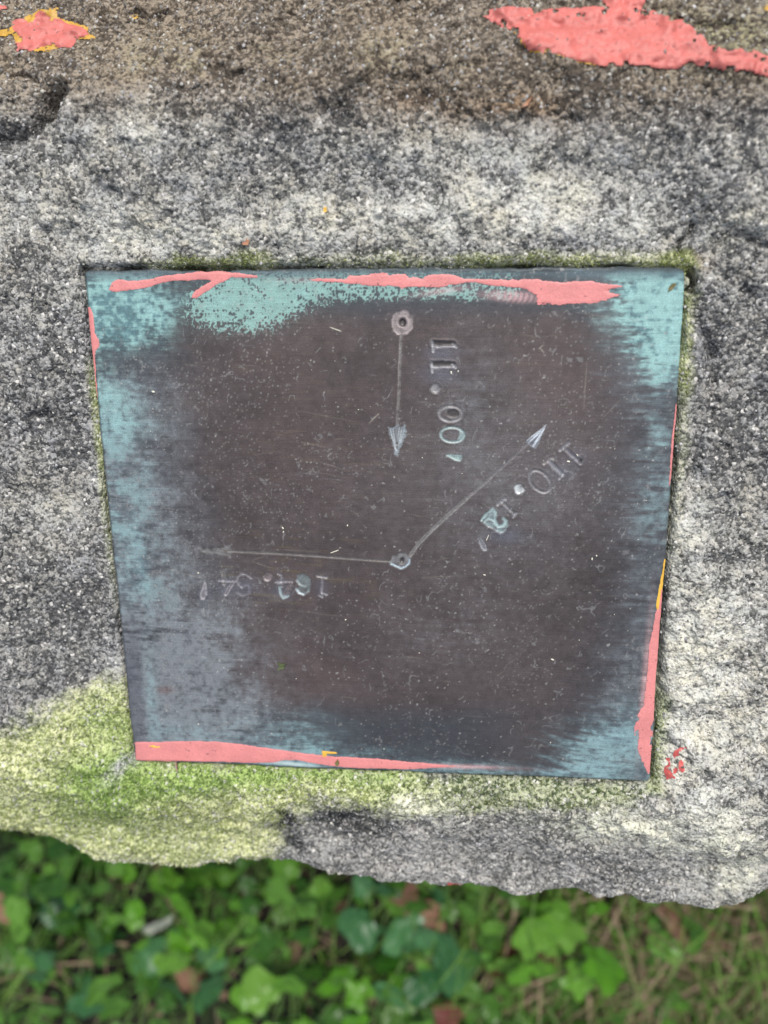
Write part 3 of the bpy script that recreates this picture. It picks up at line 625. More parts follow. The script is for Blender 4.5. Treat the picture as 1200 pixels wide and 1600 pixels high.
    def poly_mark(poly, dep, rimc, inc, rim_amt, in_amt, L_id, rag_=1.0, outl=1.2):
        nonlocal Z, c
        sdv = sdpoly(px, py, poly, 14) + rag_ * 1.4 * (fn + sp); k = sdv > -8
        Z[k] -= dep * ss(-1.5, 2.0, sdv[k]); Z[k] += dep * 0.2 * np.exp(-((sdv[k] + 3) / 2) ** 2)
        cc = mixc(c[k], inc, in_amt * ss(-1, 1, sdv[k]) * np.clip(0.9 + 1.3 * fn[k], 0, 1)); c[k] = mixc(cc, rimc, rim_amt * 0.72 * np.exp(-(sdv[k] / outl) ** 2) * np.clip(0.8 + 2.6 * fn[k], 0, 1))
        lab[k & (sdv > -2)] = L_id
    def ell(cx, cy, a, b2, an, n=28):
        c_, s_ = math.cos(math.radians(an)), math.sin(math.radians(an))
        return [(cx + a * math.cos(q) * c_ - b2 * math.sin(q) * s_, cy + a * math.cos(q) * s_ + b2 * math.sin(q) * c_) for q in np.linspace(0, 2 * math.pi, n, endpoint=False)]
    GRY, PINKG, TEAL, DRK, BLU = (0.32, 0.32, 0.34), (0.36, 0.31, 0.31), (0.30, 0.41, 0.41), (0.035, 0.032, 0.032), (0.42, 0.52, 0.58)
    LIL = (0.17, 0.165, 0.20)
    # blue-lilac bloom round the stamps
    for cx, cy, a, b2, k_ in [(690, 552, 26, 12, .5), (688, 585, 30, 14, .5), (384, 915, 20, 16, .35), (440, 925, 18, 14, .45), (352, 920, 22, 16, .35), (318, 928, 12, 14, .4), (790, 838, 28, 12, .5), (880, 738, 22, 12, .35), (900, 715, 20, 12, .3), (502, 915, 14, 18, .3)]:
        c = mixc(c, (0.12, 0.13, 0.17), blob(px, py, cx, cy, a, b2) * k_)
    # arrow beside 11.00'
    poly_mark(ell(629, 504, 16.5, 19, 0), 0.00012, PINKG, (0.33, 0.29, 0.29), 0.75, 0.72, 1, 2.0); poly_mark(ell(629.5, 504, 9, 10.5, 0), 0.0001, (0.45, 0.37, 0.36), (0.24, 0.21, 0.21), 0.75, 0.3, 1, 1.0)
    poly_mark(ell(629, 504, 5, 6, 0), 0.0009, DRK, DRK, 0.4, 0.95, 1, .6)
    stroke([(626.5, 525), (625, 560), (623.5, 610), (621.5, 650), (620, 694)], 1.5, 0.00028, (0.40, 0.38, 0.36), DRK, 0.75, 0.5, 1, 0.5)
    poly_mark([(607, 668), (614, 672), (620, 666), (632, 666), (633, 680), (627, 692), (623, 709), (617, 709), (613, 690)], 0.0001, BLU, (0.22, 0.26, 0.29), 0.55, 0.5, 1, 3.0, 1.6)
    for q in [((610, 670), (617, 700)), ((614, 670), (619, 706)), ((628, 668), (622, 700)), ((631, 672), (624, 698)), ((624, 668), (621, 690)), ((617, 700), (622, 706))]: line(q[0], q[1], 1.0, (0.5, 0.56, 0.58), .8)
    # arrow beside 110.12'
    stroke([(641, 868), (655, 848), (672, 831), (700, 805), (730, 778)], 2.6, 0.00014, (0.36, 0.36, 0.35), (0.20, 0.195, 0.19), 0.55, 0.55, 2, 0.8)
    stroke([(730, 778), (768, 745)], 2.2, 0.00011, (0.27, 0.27, 0.27), (0.19, 0.185, 0.19), 0.4, 0.5, 2, 0.8)
    stroke([(768, 745), (826, 692)], 1.6, 0.00008, (0.23, 0.23, 0.24), (0.17, 0.165, 0.18), 0.35, 0.4, 2, 0.6)
    poly_mark([(854, 664), (846, 680), (836, 700), (823, 690), (830, 684)], 0.00005, BLU, (0.16, 0.19, 0.24), 0.2, 0.55, 2, 2.5)
    for q in [((853, 664), (826, 692)), ((851, 670), (828, 690)), ((849, 672), (832, 697)), ((845, 671), (824, 688)), ((842, 684), (833, 699)), ((852, 666), (841, 688))]: line(q[0], q[1], 0.9, (0.62, 0.68, 0.74), .9)
    # arrow beside 164.34'
    stroke([(610, 877), (560, 873.5), (500, 869), (440, 865), (358, 861)], 1.6, 0.00016, (0.24, 0.235, 0.225), (0.15, 0.14, 0.135), 0.45, 0.45, 3, 0.7)
    poly_mark([(311, 861), (335, 857), (360, 852), (361, 862), (360, 870), (335, 864)], 0.0001, (0.26, 0.26, 0.26), (0.20, 0.20, 0.20), 0.3, 0.6, 3, 2.0)
    poly_mark([(612, 870), (620, 866), (633, 865), (638, 870), (640, 881), (634, 886), (627, 889.5), (610, 881.5)], 0.00014, (0.30, 0.33, 0.33), (0.24, 0.25, 0.26), 0.5, 0.6, 3, 1.0)
    stroke([(611, 881), (627, 888), (634, 885), (639.5, 880), (640, 874)], 1.0, 0.00004, BLU, BLU, 0.6, 0.85, 3, .4); poly_mark(ell(628, 876, 3, 4.5, 10), 0.0007, DRK, DRK, 0.3, 0.9, 3, .6)
    # 11.00'  (reads down the picture; ones get painted dark upper and lit lower walls)
    for yy, x0 in ((536, 677), (568, 676)):
        stroke([(x0, yy + 1), (x0 + 31, yy + 1)], 4.2, 0.00050, (0.30, 0.30, 0.31), DRK, 0.15, 0.75, 4, 1.2); stroke([(x0 + 2, yy + 7), (x0 + 33, yy + 6)], 1.5, 0.0001, GRY, GRY, 0.35, 0.5, 4, 1.0)
        stroke([(x0 - 2, yy - 2), (x0, yy + 13)], 1.5, 0.00018, (0.48, 0.50, 0.52), GRY, 0.7, 0.6, 4, .8); stroke([(x0 + 31, yy + 1), (x0 + 36, yy + 6)], 2.2, 0.0002, GRY, GRY, 0.5, 0.4, 4, 1.0)
    poly_mark(ell(680, 607, 7, 7, 0), 0.0004, GRY, (0.30, 0.30, 0.31), 0.6, 0.75, 4); stroke(ell(704, 646, 17.5, 11.5, 2), 2.2, 0.00032, GRY, (0.22, 0.21, 0.21), 0.65, 0.5, 4, .9, True)
    poly_mark(ell(708, 646, 9, 6.5, 0), 0.0003, (0.12, 0.11, 0.1), DRK, 0.2, 0.7, 4); stroke(ell(707, 679, 18.5, 11.5, 3), 1.6, 0.0003, TEAL, (0.28, 0.33, 0.34), 0.8, 0.6, 4, .5, True)
    poly_mark([(717, 671), (724, 674), (726, 681), (721, 687), (716, 686), (719, 678)], 0.0001, TEAL, TEAL, 0.5, 0.75, 4); poly_mark([(698, 711.5), (706, 711), (721, 712), (723, 716), (719, 721), (710, 718)], 0.0002, (0.46, 0.60, 0.58), TEAL, 0.8, 0.9, 4, .5)
    # 110.12'  (reads down to the left)
    stroke([(875, 703), (889, 692)], 2.4, 0.00028, GRY, (0.2, 0.2, 0.22), 0.6, 0.5, 5, .8); stroke([(884, 702), (906, 722)], 2.6, 0.00035, GRY, LIL, 0.5, 0.5, 5, 1.0); poly_mark(ell(908, 720, 2.2, 5.5, 12), 0.0005, GRY, DRK, 0.5, 0.85, 5, .5)
    stroke([(850, 724), (863, 715)], 2.4, 0.00028, PINKG, (0.2, 0.2, 0.2), 0.55, 0.4, 5, .8); stroke([(860, 723), (879, 741)], 3.4, 0.00036, GRY, (0.25, 0.26, 0.29), 0.3, 0.6, 5, 1.0); stroke([(883, 734), (879, 743), (874, 748)], 1.5, 0.0002, GRY, GRY, 0.4, 0.5, 5, 1.0)
    stroke(ell(844, 752, 20, 13, 47), 1.8, 0.00032, GRY, (0.15, 0.15, 0.16), 0.6, 0.5, 5, .8, True); poly_mark(ell(811.5, 764.5, 7.2, 6.8, 0), 0.0003, (0.62, 0.66, 0.68), (0.52, 0.56, 0.57), 0.8, 0.9, 5, .8)
    stroke([(778, 788), (789, 779)], 2.6, 0.0003, GRY, (0.24, 0.24, 0.26), 0.6, 0.5, 5, 1.0); stroke([(787, 786), (803, 802)], 2.2, 0.00035, GRY, (0.10, 0.11, 0.12), 0.4, 0.5, 5, .8); stroke([(802, 808), (807, 802)], 1.6, 0.0002, GRY, GRY, 0.5, 0.5, 5, .8)
    poly_mark([(750, 813), (758, 803), (769, 796), (775, 800), (775, 812), (780, 820), (786, 818), (786, 811), (791, 809), (794, 818), (792, 828), (782, 834), (772, 828), (760, 820)], 0.0003, (0.26, 0.32, 0.33), (0.22, 0.29, 0.30), 0.3, 0.8, 5, 1.5)
    stroke([(752, 813), (759, 804), (770, 795), (775, 801), (773, 814), (763, 810), (757, 815)], 1.3, 0.00012, (0.44, 0.56, 0.55), TEAL, 0.75, 0.7, 5, .7); stroke([(773, 815), (778, 823), (787, 822), (791, 814), (787, 810)], 1.6, 0.00012, (0.44, 0.56, 0.55), TEAL, 0.7, 0.7, 5, .7)
    poly_mark([(747, 841), (751, 842), (759, 853), (760, 859), (756, 860), (752, 855)], 0.0002, (0.42, 0.44, 0.47), (0.24, 0.25, 0.28), 0.75, 0.5, 5, .6)
    # 164.34'  (upside down, reads right to left)
    stroke([(496, 900), (511, 902.5)], 1.5, 0.00025, GRY, (0.24, 0.23, 0.24), 0.55, 0.5, 6, .6); stroke([(504, 903), (502.5, 926)], 1.2, 0.00025, (0.36, 0.34, 0.36), LIL, 0.6, 0.5, 6, .5); stroke([(499, 930), (504, 933), (503, 926), (511, 929)], 1.5, 0.0002, GRY, GRY, 0.5, 0.5, 6, .8)
    poly_mark([(465, 899), (475, 897), (483, 903), (486, 913), (484, 923), (476, 930), (467, 927), (463, 921), (471, 917), (463, 908)], 0.0003, (0.26, 0.31, 0.32), (0.17, 0.21, 0.215), 0.5, 0.8, 6, 1.0); stroke([(464, 907), (470, 914), (477, 916)], 1.1, 0.0001, (0.36, 0.42, 0.42), GRY, 0.5, 0.4, 6, .6); stroke([(463, 920), (467, 926), (474, 929)], 1.2, 0.0001, (0.46, 0.52, 0.54), BLU, 0.6, 0.5, 6, .6)
    stroke([(437, 898), (440, 899), (441, 916)], 1.7, 0.00022, GRY, LIL, 0.5, 0.5, 6, .8); stroke([(431, 909), (445, 908), (457, 909)], 1.7, 0.00024, GRY, LIL, 0.5, 0.5, 6, .8); stroke([(456, 910), (450, 919), (445, 930)], 1.9, 0.00028, PINKG, (0.1, .09, .09), 0.5, 0.6, 6, .8)
    stroke([(437, 918), (439, 929), (443, 934), (450, 931)], 1.7, 0.0002, (0.46, 0.56, 0.58), TEAL, 0.7, 0.6, 6, .8); poly_mark(ell(418.5, 901.5, 6.8, 6, 0), 0.0003, (0.42, 0.38, 0.38), (0.27, 0.23, 0.24), 0.75, 0.6, 6, .5)
    stroke([(392, 903), (386, 898), (378, 896), (372, 901), (370, 907), (373, 913), (378, 917)], 1.2, 0.0002, (0.36, 0.34, 0.35), LIL, 0.5, 0.5, 6, .6); stroke([(378, 917), (386, 912), (391, 918), (389, 927), (380, 930), (372, 926)], 1.8, 0.00014, (0.25, 0.25, 0.28), LIL, 0.35, 0.5, 6, 1.0)
    stroke([(349, 895), (350, 912)], 2.6, 0.00025, (0.40, 0.37, 0.35), (0.17, .16, .15), 0.6, 0.5, 6, .6); stroke([(343, 906), (366, 907)], 2.6, 0.00025, GRY, LIL, 0.5, 0.5, 6, .8); stroke([(366, 907), (358, 919), (353, 928)], 2.8, 0.00028, (0.42, 0.39, 0.40), (0.19, .17, .19), 0.6, 0.5, 6, .6)
    poly_mark([(320.5, 909), (322, 920), (322.5, 932), (319, 936), (315, 936), (313, 931), (316, 921)], 0.00022, (0.46, 0.44, 0.46), (0.28, 0.26, 0.28), 0.8, 0.6, 6, .5)
    metal = metal * (1 - np.clip(teal + 0.6 * veil + fl, 0, 1)); rough = rough + 0.22 * np.clip(teal + fl, 0, 1) + 0.1 * veil
    c = np.clip(c, 0.012, 0.8)
    # slab sides
    rings = []
    V = np.stack([X, Y, Z], -1).reshape(-1, 3); idx = np.arange(nr * nc).reshape(nr, nc)
    per = np.concatenate([idx[0, :], idx[1:, -1], idx[-1, -2::-1], idx[-2:0:-1, 0]])
    n0 = len(V); Vb = V[per].copy(); ctr = V.mean(0); Vb[:, 2] -= 0.0045; Vm = V[per].copy(); Vm[:, 2] -= 0.0003; dirv = (Vm - ctr)[:, :2]; Vm[:, :2] += dirv / np.linalg.norm(dirv, axis=1)[:, None] * 0.00015
    Vall = np.concatenate([V, Vm, Vb]); np_ = len(per)
    ia = per; ib = n0 + np.arange(np_); ic = n0 + np_ + np.arange(np_)
    q1 = np.stack([ia, np.roll(ia, -1), np.roll(ib, -1), ib], 1); q2 = np.stack([ib, np.roll(ib, -1), np.roll(ic, -1), ic], 1)
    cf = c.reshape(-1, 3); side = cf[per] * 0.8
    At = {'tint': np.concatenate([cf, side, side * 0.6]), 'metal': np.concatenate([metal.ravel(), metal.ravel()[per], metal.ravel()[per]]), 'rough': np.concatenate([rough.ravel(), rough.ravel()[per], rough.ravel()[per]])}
    F = grid_faces(nr, nc); fl_ = np.maximum.reduce([lab[:-1, :-1], lab[:-1, 1:], lab[1:, 1:], lab[1:, :-1]]).ravel(); F = F.reshape(-1, 4)
    body = np.concatenate([F[fl_ == 0][:, ::-1], q1, q2])
    me_src = np_mesh('plate_all', Vall, np.concatenate([F[:, ::-1], q1, q2])); nrm = np.zeros(len(Vall) * 3, np.float32); me_src.vertex_normals.foreach_get('vector', nrm); nrm = nrm.reshape(-1, 3); bpy.data.meshes.remove(me_src)
    def emit(name, Fs, parent):
        Vv, Ff, Aa = sub(Vall, Fs, {**At, '_n': nrm}); nn = Aa.pop('_n'); me = np_mesh(name, Vv, Ff, Aa)
        me.normals_split_custom_set_from_vertices(nn.tolist()); o = link(name, me, parent); me.materials.append(M_metal); return o
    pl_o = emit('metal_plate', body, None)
    tag(pl_o, 'square brown bronze plate with green edges and stamped arrows and distances, set into the stone', 'metal plate')
    for i, (nm, lb_) in enumerate([('engraved_arrow', 'short engraved arrow pointing down from a pale ring'), ('engraved_arrow', 'diagonal engraved arrow running to the upper right'), ('engraved_arrow', 'horizontal engraved arrow pointing left from a small ring'),
                                   ('stamped_number', "stamped distance 11.00' reading down the plate"), ('stamped_number', "stamped distance 110.12' reading down to the left"), ('stamped_number', "upside-down stamped distance 164.34'")]):
        emit(nm, F[fl_ == i + 1][:, ::-1], pl_o)['label'] = lb_
    # ---------------- paint strokes on the plate
    rag = 2.4 * fn + 2.2 * sp + 4 * md
    def go(poly, mat, label, ragk=1.0, stre=0.0, lift=0.00013, holes=0.0, name='paint_stroke'):
        f = sdpoly(px, py, poly, 12) + rag * ragk + stre * streak - holes
        f = f * 0.72
        k = np.where(f > -3)
        if len(k[0]) == 0: return
        w_ = (slice(max(k[0].min() - 2, 0), k[0].max() + 3), slice(max(k[1].min() - 2, 0), k[1].max() + 3))
        paint_patch(pl_o, name, X[w_], Y[w_], Z[w_], px[w_], py[w_], f[w_], lift, mat, 0.00007, 9, label)
    P1 = [(170, 452), (176, 441), (184, 437), (215, 439), (240, 436), (255, 431), (272, 429), (300, 426), (328, 421), (345, 421), (355, 426), (380, 428), (402, 431), (402, 434), (385, 433), (362, 433), (350, 440), (335, 447), (320, 457), (306, 466),
          (300, 465), (303, 457), (316, 447), (332, 439), (322, 436), (300, 437), (275, 438), (252, 442), (226, 450), (200, 454), (176, 456)]
    go(P1, M_pink_plate, 'forked pink paint stroke along the top edge, left half', 0.7)
    P2 = [(484, 436), (500, 434), (520, 434), (538, 436), (545, 431), (560, 429), (600, 428), (633, 428), (640, 434), (660, 436), (670, 430), (700, 428), (712, 430), (725, 436), (760, 437), (800, 437), (850, 438), (890, 440), (930, 439), (948, 443), (977, 448),
          (955, 452), (946, 455), (972, 461), (960, 465), (930, 472), (880, 474), (841, 474), (838, 462), (822, 453), (790, 449), (762, 446), (742, 441), (722, 443), (690, 448), (650, 449), (620, 447), (580, 446), (540, 442), (510, 440)]
    go(P2, M_pink_plate, 'long pink paint stroke along the top edge, right half', 0.7, 12 * 1.0)
    go([(136, 486), (138, 479), (142, 480), (144, 488), (147, 500), (149, 520), (155, 530), (155, 542), (149, 549), (150, 580), (152, 620), (154, 655), (151, 661), (148, 645), (145, 600), (142, 565), (139, 538), (136, 508)], M_pink_plate, 'narrow pink paint stroke down the left edge', 0.6)
    P4 = [(211, 1160), (240, 1159), (300, 1158), (340, 1159), (380, 1163), (420, 1169), (460, 1175), (500, 1180), (540, 1183), (600, 1186), (650, 1191), (712, 1197), (690, 1199), (640, 1202), (560, 1200), (515, 1197), (490, 1192), (465, 1188), (445, 1187), (428, 1191), (400, 1192), (330, 1190), (260, 1189), (212, 1188)]
    go(P4, M_pink_plate, 'broad pink paint stroke along the bottom edge', 0.45, 0)
    holes = 6.5 * ss(0.03, 0.16, fbm(X * 2.2, Y, 330, 3, 610, 0.6) - 0.5) * ss(1095, 1140, py)
    P5 = [(1036, 905), (1031, 918), (1027, 945), (1021, 980), (1015, 1004), (1011, 1060), (1006, 1100), (996, 1118), (991, 1138), (993, 1160), (1000, 1180), (1008, 1200), (1013, 1214), (1016, 1205), (1021, 1150), (1024, 1090), (1029, 1020), (1034, 950)]
    go(P5, M_pink_plate, 'uneven pink paint stroke down the lower right edge', 0.7, 0, 0.00013, holes)
    go([(1056, 625), (1051, 670), (1047, 720), (1046, 760), (1051, 725), (1056, 675), (1059, 640)], M_pink_plate, 'thin pink paint line on the right edge', 0.5)
    go([(1038, 872), (1033, 900), (1029, 918), (1025, 948), (1030, 968), (1033, 940), (1037, 905), (1041, 875)], M_ochre_bright, 'orange-yellow paint sliver on the right edge', 0.4, name='paint_fleck')
    go([(503, 1173), (526, 1175), (528, 1178), (511, 1178), (509, 1184), (504, 1184)], M_ochre_bright, 'yellow bracket-shaped paint fleck above the bottom stroke', 0.3, 0, 0.0002, name='paint_fleck')
    go([(232, 1163), (250, 1165), (258, 1168), (244, 1169), (234, 1167)], M_ochre_bright, 'yellow paint fleck on the bottom stroke', 0.8, 0, 0.0003, name='paint_fleck')
    return pl_o
M_ochre_bright = paint_material('yellow_paint', (0.72, 0.42, 0.06), 0.3)
plate = build_plate()

# ------------------------------------------------------------------ moss shoots and loose sand grains on the stone (uncountable)
def surf_pick(weight, n):
    p = weight.ravel().clip(0); p = p / p.sum(); k = RNG.choice(p.size, n, p=p)
    return k
def moss():
    X, Y, Z = FX['X'], FX['Y'], FX['Z']
    inv = (FX['px'] > -60) & (FX['px'] < 1260) & (FX['py'] > 300) & (FX['py'] < 1480) & (FX['pd'] > -0.0003)
    pr = 1 + 1.5 * np.exp(-np.clip(FX['pd'], 0, 1) / 0.002)
    n = 30000; k = surf_pick(FX['moss'] ** 1.5 * inv * pr * (1 + 3 * (FX['py'] < 430)), n)
    b = np.stack([X.ravel()[k], Y.ravel()[k], Z.ravel()[k]], 1) + RNG.normal(0, 0.00012, (n, 3)); b[:, 2] -= 0.0002
    an = RNG.uniform(0, 2 * math.pi, n); ln = RNG.uniform(0.0006, 0.0016, n) * (0.65 + 0.5 * FX['core'].ravel()[k]); ti = RNG.uniform(0.1, 1.1, n)
    dv = np.stack([np.cos(an) * np.sin(ti), np.sin(an) * np.sin(ti), np.cos(ti)], 1) * ln[:, None]
    sd_ = np.stack([-np.sin(an), np.cos(an), 0 * an], 1) * RNG.uniform(0.00012, 0.00026, n)[:, None]
    V = np.stack([b - sd_, b + sd_, b + dv + sd_ * 0.4, b + dv - sd_ * 0.4], 1).reshape(-1, 3); F = np.arange(4 * n).reshape(n, 4)
    r = RNG.random(n)[:, None]; co = FX['core'].ravel()[k][:, None]
    c = (1 - r) * np.array([0.10, 0.15, 0.03]) + r * np.array([0.42, 0.45, 0.16]); c = c * (1 - co) + co * ((1 - r) * np.array([0.05, 0.11, 0.015]) + r * np.array([0.24, 0.36, 0.08]))
    wh = (RNG.random(n) < 0.10)[:, None]; c = np.where(wh, np.array([0.62, 0.63, 0.52]), c)
    o = link('moss', np_mesh('moss', V, F, {'tint': np.repeat(c, 4, 0)}, False)); o.data.materials.append(M_mossm)
    tag(o, 'short yellow-green moss along the plate edges and across the lower left of the stone', 'moss', kind='stuff')
moss()
def grains():
    X, Y, Z = FX['X'], FX['Y'], FX['Z']
    inv = (FX['px'] > -60) & (FX['px'] < 1260) & (FX['py'] > -60) & (FX['py'] < 1440) & (FX['pd'] > 0.0006)
    n = 24000; k = surf_pick(inv * (1 - 0.5 * FX['moss']), n)
    b = np.stack([X.ravel()[k], Y.ravel()[k], Z.ravel()[k]], 1)
    base = np.array([(1, 0, 0), (0.3, 0.9, 0), (-0.8, 0.6, 0), (-0.8, -0.6, 0), (0.3, -0.9, 0), (0, 0, 0.8), (0.25, 0.2, .75)])[:6]
    fc = np.array([(0, 1, 5), (1, 2, 5), (2, 3, 5), (3, 4, 5), (4, 0, 5)])
    rad = RNG.gamma(4, 0.00008, n).clip(0.00014, 0.0007); an = RNG.uniform(0, 6.283, n); c_, s_ = np.cos(an), np.sin(an)
    jit = RNG.normal(1, 0.22, (n, 6, 3)); P = base[None] * jit * rad[:, None, None]
    Vx = P[..., 0] * c_[:, None] - P[..., 1] * s_[:, None]; Vy = P[..., 0] * s_[:, None] + P[..., 1] * c_[:, None]
    V = np.stack([Vx, Vy, P[..., 2]], -1) + b[:, None] - np.array([0, 0, 0.0001]); F = (fc[None] + 6 * np.arange(n)[:, None, None]).reshape(-1, 3)
    g = RNG.random(n) ** 1.6; c = 0.07 + 0.5 * g; cc = np.stack([c, c * 0.98, c * RNG.uniform(0.85, 1.02, n)], 1)
    o = link('sand_grains', np_mesh('sand_grains', V.reshape(-1, 3), F, {'tint': np.repeat(cc, 6, 0)}, False), stone); o.data.materials.append(M_grain); o['kind'] = 'stuff'
M_grain = vcol_material('quartz_grains', 0.0, 0.5)
grains()

# ------------------------------------------------------------------ litter lying on the plate and the stone
def surf(px, py):
    """point on the stone or plate seen at this photo pixel"""
    p = unproj(px, py, 0.0)
    if plate_d(np.array([p[0]]), np.array([p[1]]))[0] < 0: return Vector(p)
    k = np.argmin((FX['px'] - px) ** 2 + (FX['py'] - py) ** 2); return Vector((FX['X'].flat[k], FX['Y'].flat[k], FX['Z'].flat[k]))
def litter(name, at, pts, h, mat, label, cat, curl=0.0004, rot=0.0):
    bm = bmesh.new(); ca, sa = math.cos(rot), math.sin(rot)
    P = [(x * ca - y * sa, x * sa + y * ca) for x, y in pts]
    top = [bm.verts.new((x, y, h + curl * ((x * x + y * y) / (0.003 ** 2)))) for x, y in P]; bot = [bm.verts.new((x, y, 0.00005 + curl * 0.8 * ((x * x + y * y) / (0.003 ** 2)))) for x, y in P]
    ct = bm.verts.new((0, 0, h * 0.8)); cb = bm.verts.new((0, 0, 0)); n = len(P)
    for i in range(n):
        j = (i + 1) % n; bm.faces.new((top[i], top[j], ct)); bm.faces.new((bot[j], bot[i], cb)); bm.faces.new((bot[i], bot[j], top[j], top[i]))
    bmesh.ops.recalc_face_normals(bm, faces=bm.faces)
    me = bpy.data.meshes.new(name); bm.to_mesh(me); bm.free(); o = link(name, me); o.location = at; me.materials.append(mat); tag(o, label, cat); return o
mm = 0.001
M_flake = plain('dry_leaf', (0.10, 0.13, 0.05), 0.6, 0.3, 900); M_orange = plain('orange_flake', (0.42, 0.20, 0.11), 0.6, 0.2, 900); M_seed = plain('seed_husk', (0.16, 0.14, 0.05), 0.5, 0.3, 900); M_pale = plain('pale_splinter', (0.62, 0.60, 0.50), 0.6, 0.1, 900)
litter('leaf_fragment', surf(440, 1042), [(-1.6 * mm, -1.6 * mm), (-0.3 * mm, -0.9 * mm), (1.2 * mm, -0.5 * mm), (1.0 * mm, 0.6 * mm), (1.8 * mm, 1.8 * mm), (0.2 * mm, 1.4 * mm), (-1.4 * mm, 1.9 * mm), (-0.8 * mm, 0.3 * mm)], 0.5 * mm, M_flake, 'dark green crumb of leaf on the lower left of the metal plate', 'leaf fragment', 0.0006)
litter('leaf_fragment', surf(1050, 449), [(-1.2 * mm, -1.4 * mm), (0.2 * mm, -0.7 * mm), (1.3 * mm, 1.2 * mm), (0.3 * mm, 1.3 * mm), (-1.0 * mm, 0.2 * mm)], 0.3 * mm, M_seed, 'olive leaf bit on the green upper right corner of the plate', 'leaf fragment', 0.0003)
litter('leaf_fragment', surf(823, 160), [(-1.6 * mm, -1.3 * mm), (0.2 * mm, -0.8 * mm), (1.5 * mm, 1.7 * mm), (-0.4 * mm, 0.3 * mm)], 0.4 * mm, M_orange, 'orange-brown leaf bit on the stone above the plate', 'leaf fragment', 0.0004)
litter('leaf_fragment', surf(384, 378), [(-1.2 * mm, -0.8 * mm), (0.8 * mm, -0.9 * mm), (1.3 * mm, 0.5 * mm), (0.1 * mm, 1.2 * mm), (-1.1 * mm, 0.5 * mm)], 0.5 * mm, M_orange, 'small tan leaf crumb on the stone just above the upper left of the plate', 'leaf fragment', 0.0004)
litter('leaf_fragment', surf(508, 329), [(-0.6 * mm, -0.9 * mm), (0.6 * mm, -0.6 * mm), (0.5 * mm, 0.9 * mm), (-0.5 * mm, 0.7 * mm)], 0.5 * mm, M_ochre_bright, 'tiny bright yellow speck on the pale lichen above the plate', 'leaf fragment', 0.0002)
litter('seed_husk', surf(527, 1191) + Vector((0, 0, 0.0002)), [(-0.5 * mm, -0.9 * mm), (0.3 * mm, -1.1 * mm), (0.9 * mm, -0.2 * mm), (0.7 * mm, 0.7 * mm), (0.3 * mm, 1.7 * mm), (-0.2 * mm, 0.9 * mm), (-0.8 * mm, 0.2 * mm)], 0.9 * mm, M_seed, 'brown seed husk on the pink stroke at the bottom edge of the plate', 'seed husk', 0.0)
def splinter(px1, py1, px2, py2, wd, mat, label):
    a, b = surf(px1, py1), surf(px2, py2); c = (a + b) / 2; dv = b - a; L_ = dv.length
    litter('splinter', c, [(-L_ / 2, 0), (-L_ / 3, -wd), (L_ / 3, -wd * 0.8), (L_ / 2, 0), (L_ / 3, wd), (-L_ / 3, wd * 0.7)], wd * 1.2, mat, label, 'splinter', 0.0001, math.atan2(dv.y, dv.x))
splinter(764, 835, 759.5, 845, 0.14 * mm, M_pale, "tiny white splinter beside the last tick of 110.12'")
splinter(516, 864, 530, 859, 0.16 * mm, M_pale, 'tiny straw splinter lying across the line of the left-pointing arrow')
splinter(515, 511, 534, 518, 0.13 * mm, M_pale, 'thin pale straw left of the ring at the top of the plate')
splinter(275, 1187, 277, 1206, 0.3 * mm, plain('root_hair', (0.34, 0.20, 0.17), 0.7, 0.1, 500), 'pinkish root thread in the moss under the bottom left of the plate')
def crumbs():
    pts = [(863, 1030, .45), (757, 898, .5), (543, 821, .3), (442, 825, .4), (443, 831, .3), (902, 711, .4), (888, 721, .45), (705, 582, .4), (716, 580, .4), (925, 873, .45), (932, 868, .3), (628, 878, .2), (310, 895, .35), (600, 1170, .2), (310, 1131, .35), (860, 1160, .2), (240, 612, .5), (1040, 700, .2),
           (655, 1020, .25), (540, 968, .3), (960, 960, .25), (463, 1060, .2), (700, 1070, .2), (560, 640, .25), (722, 740, .25), (660, 715, .3), (905, 1000, .2)]
    rs = random.Random(5)
    for _ in range(45): pts.append((rs.uniform(180, 1030), rs.uniform(460, 1170), rs.uniform(.08, .17)))
    bm = bmesh.new()
    for x, y, r in pts:
        p = unproj(x, y, 0.0); m = Matrix.Translation(Vector(p) + Vector((0, 0, r * mm * 0.5))) @ Matrix.Rotation(rs.uniform(0, 6), 4, 'Z') @ Matrix.Diagonal((r * mm * rs.uniform(.8, 1.6), r * mm * rs.uniform(.5, .9), r * mm * .6, 1))
        bmesh.ops.create_icosphere(bm, subdivisions=1, radius=1.0, matrix=m)
    for v in bm.verts: v.co += Vector([rs.uniform(-1, 1) * 0.00006 for _ in range(3)])
    me = bpy.data.meshes.new('dust_crumbs'); bm.to_mesh(me); bm.free(); o = link('dust_crumbs', me); me.materials.append(M_pale)
    tag(o, 'pale crumbs of grit scattered over the metal plate', 'grit', kind='stuff')
crumbs()

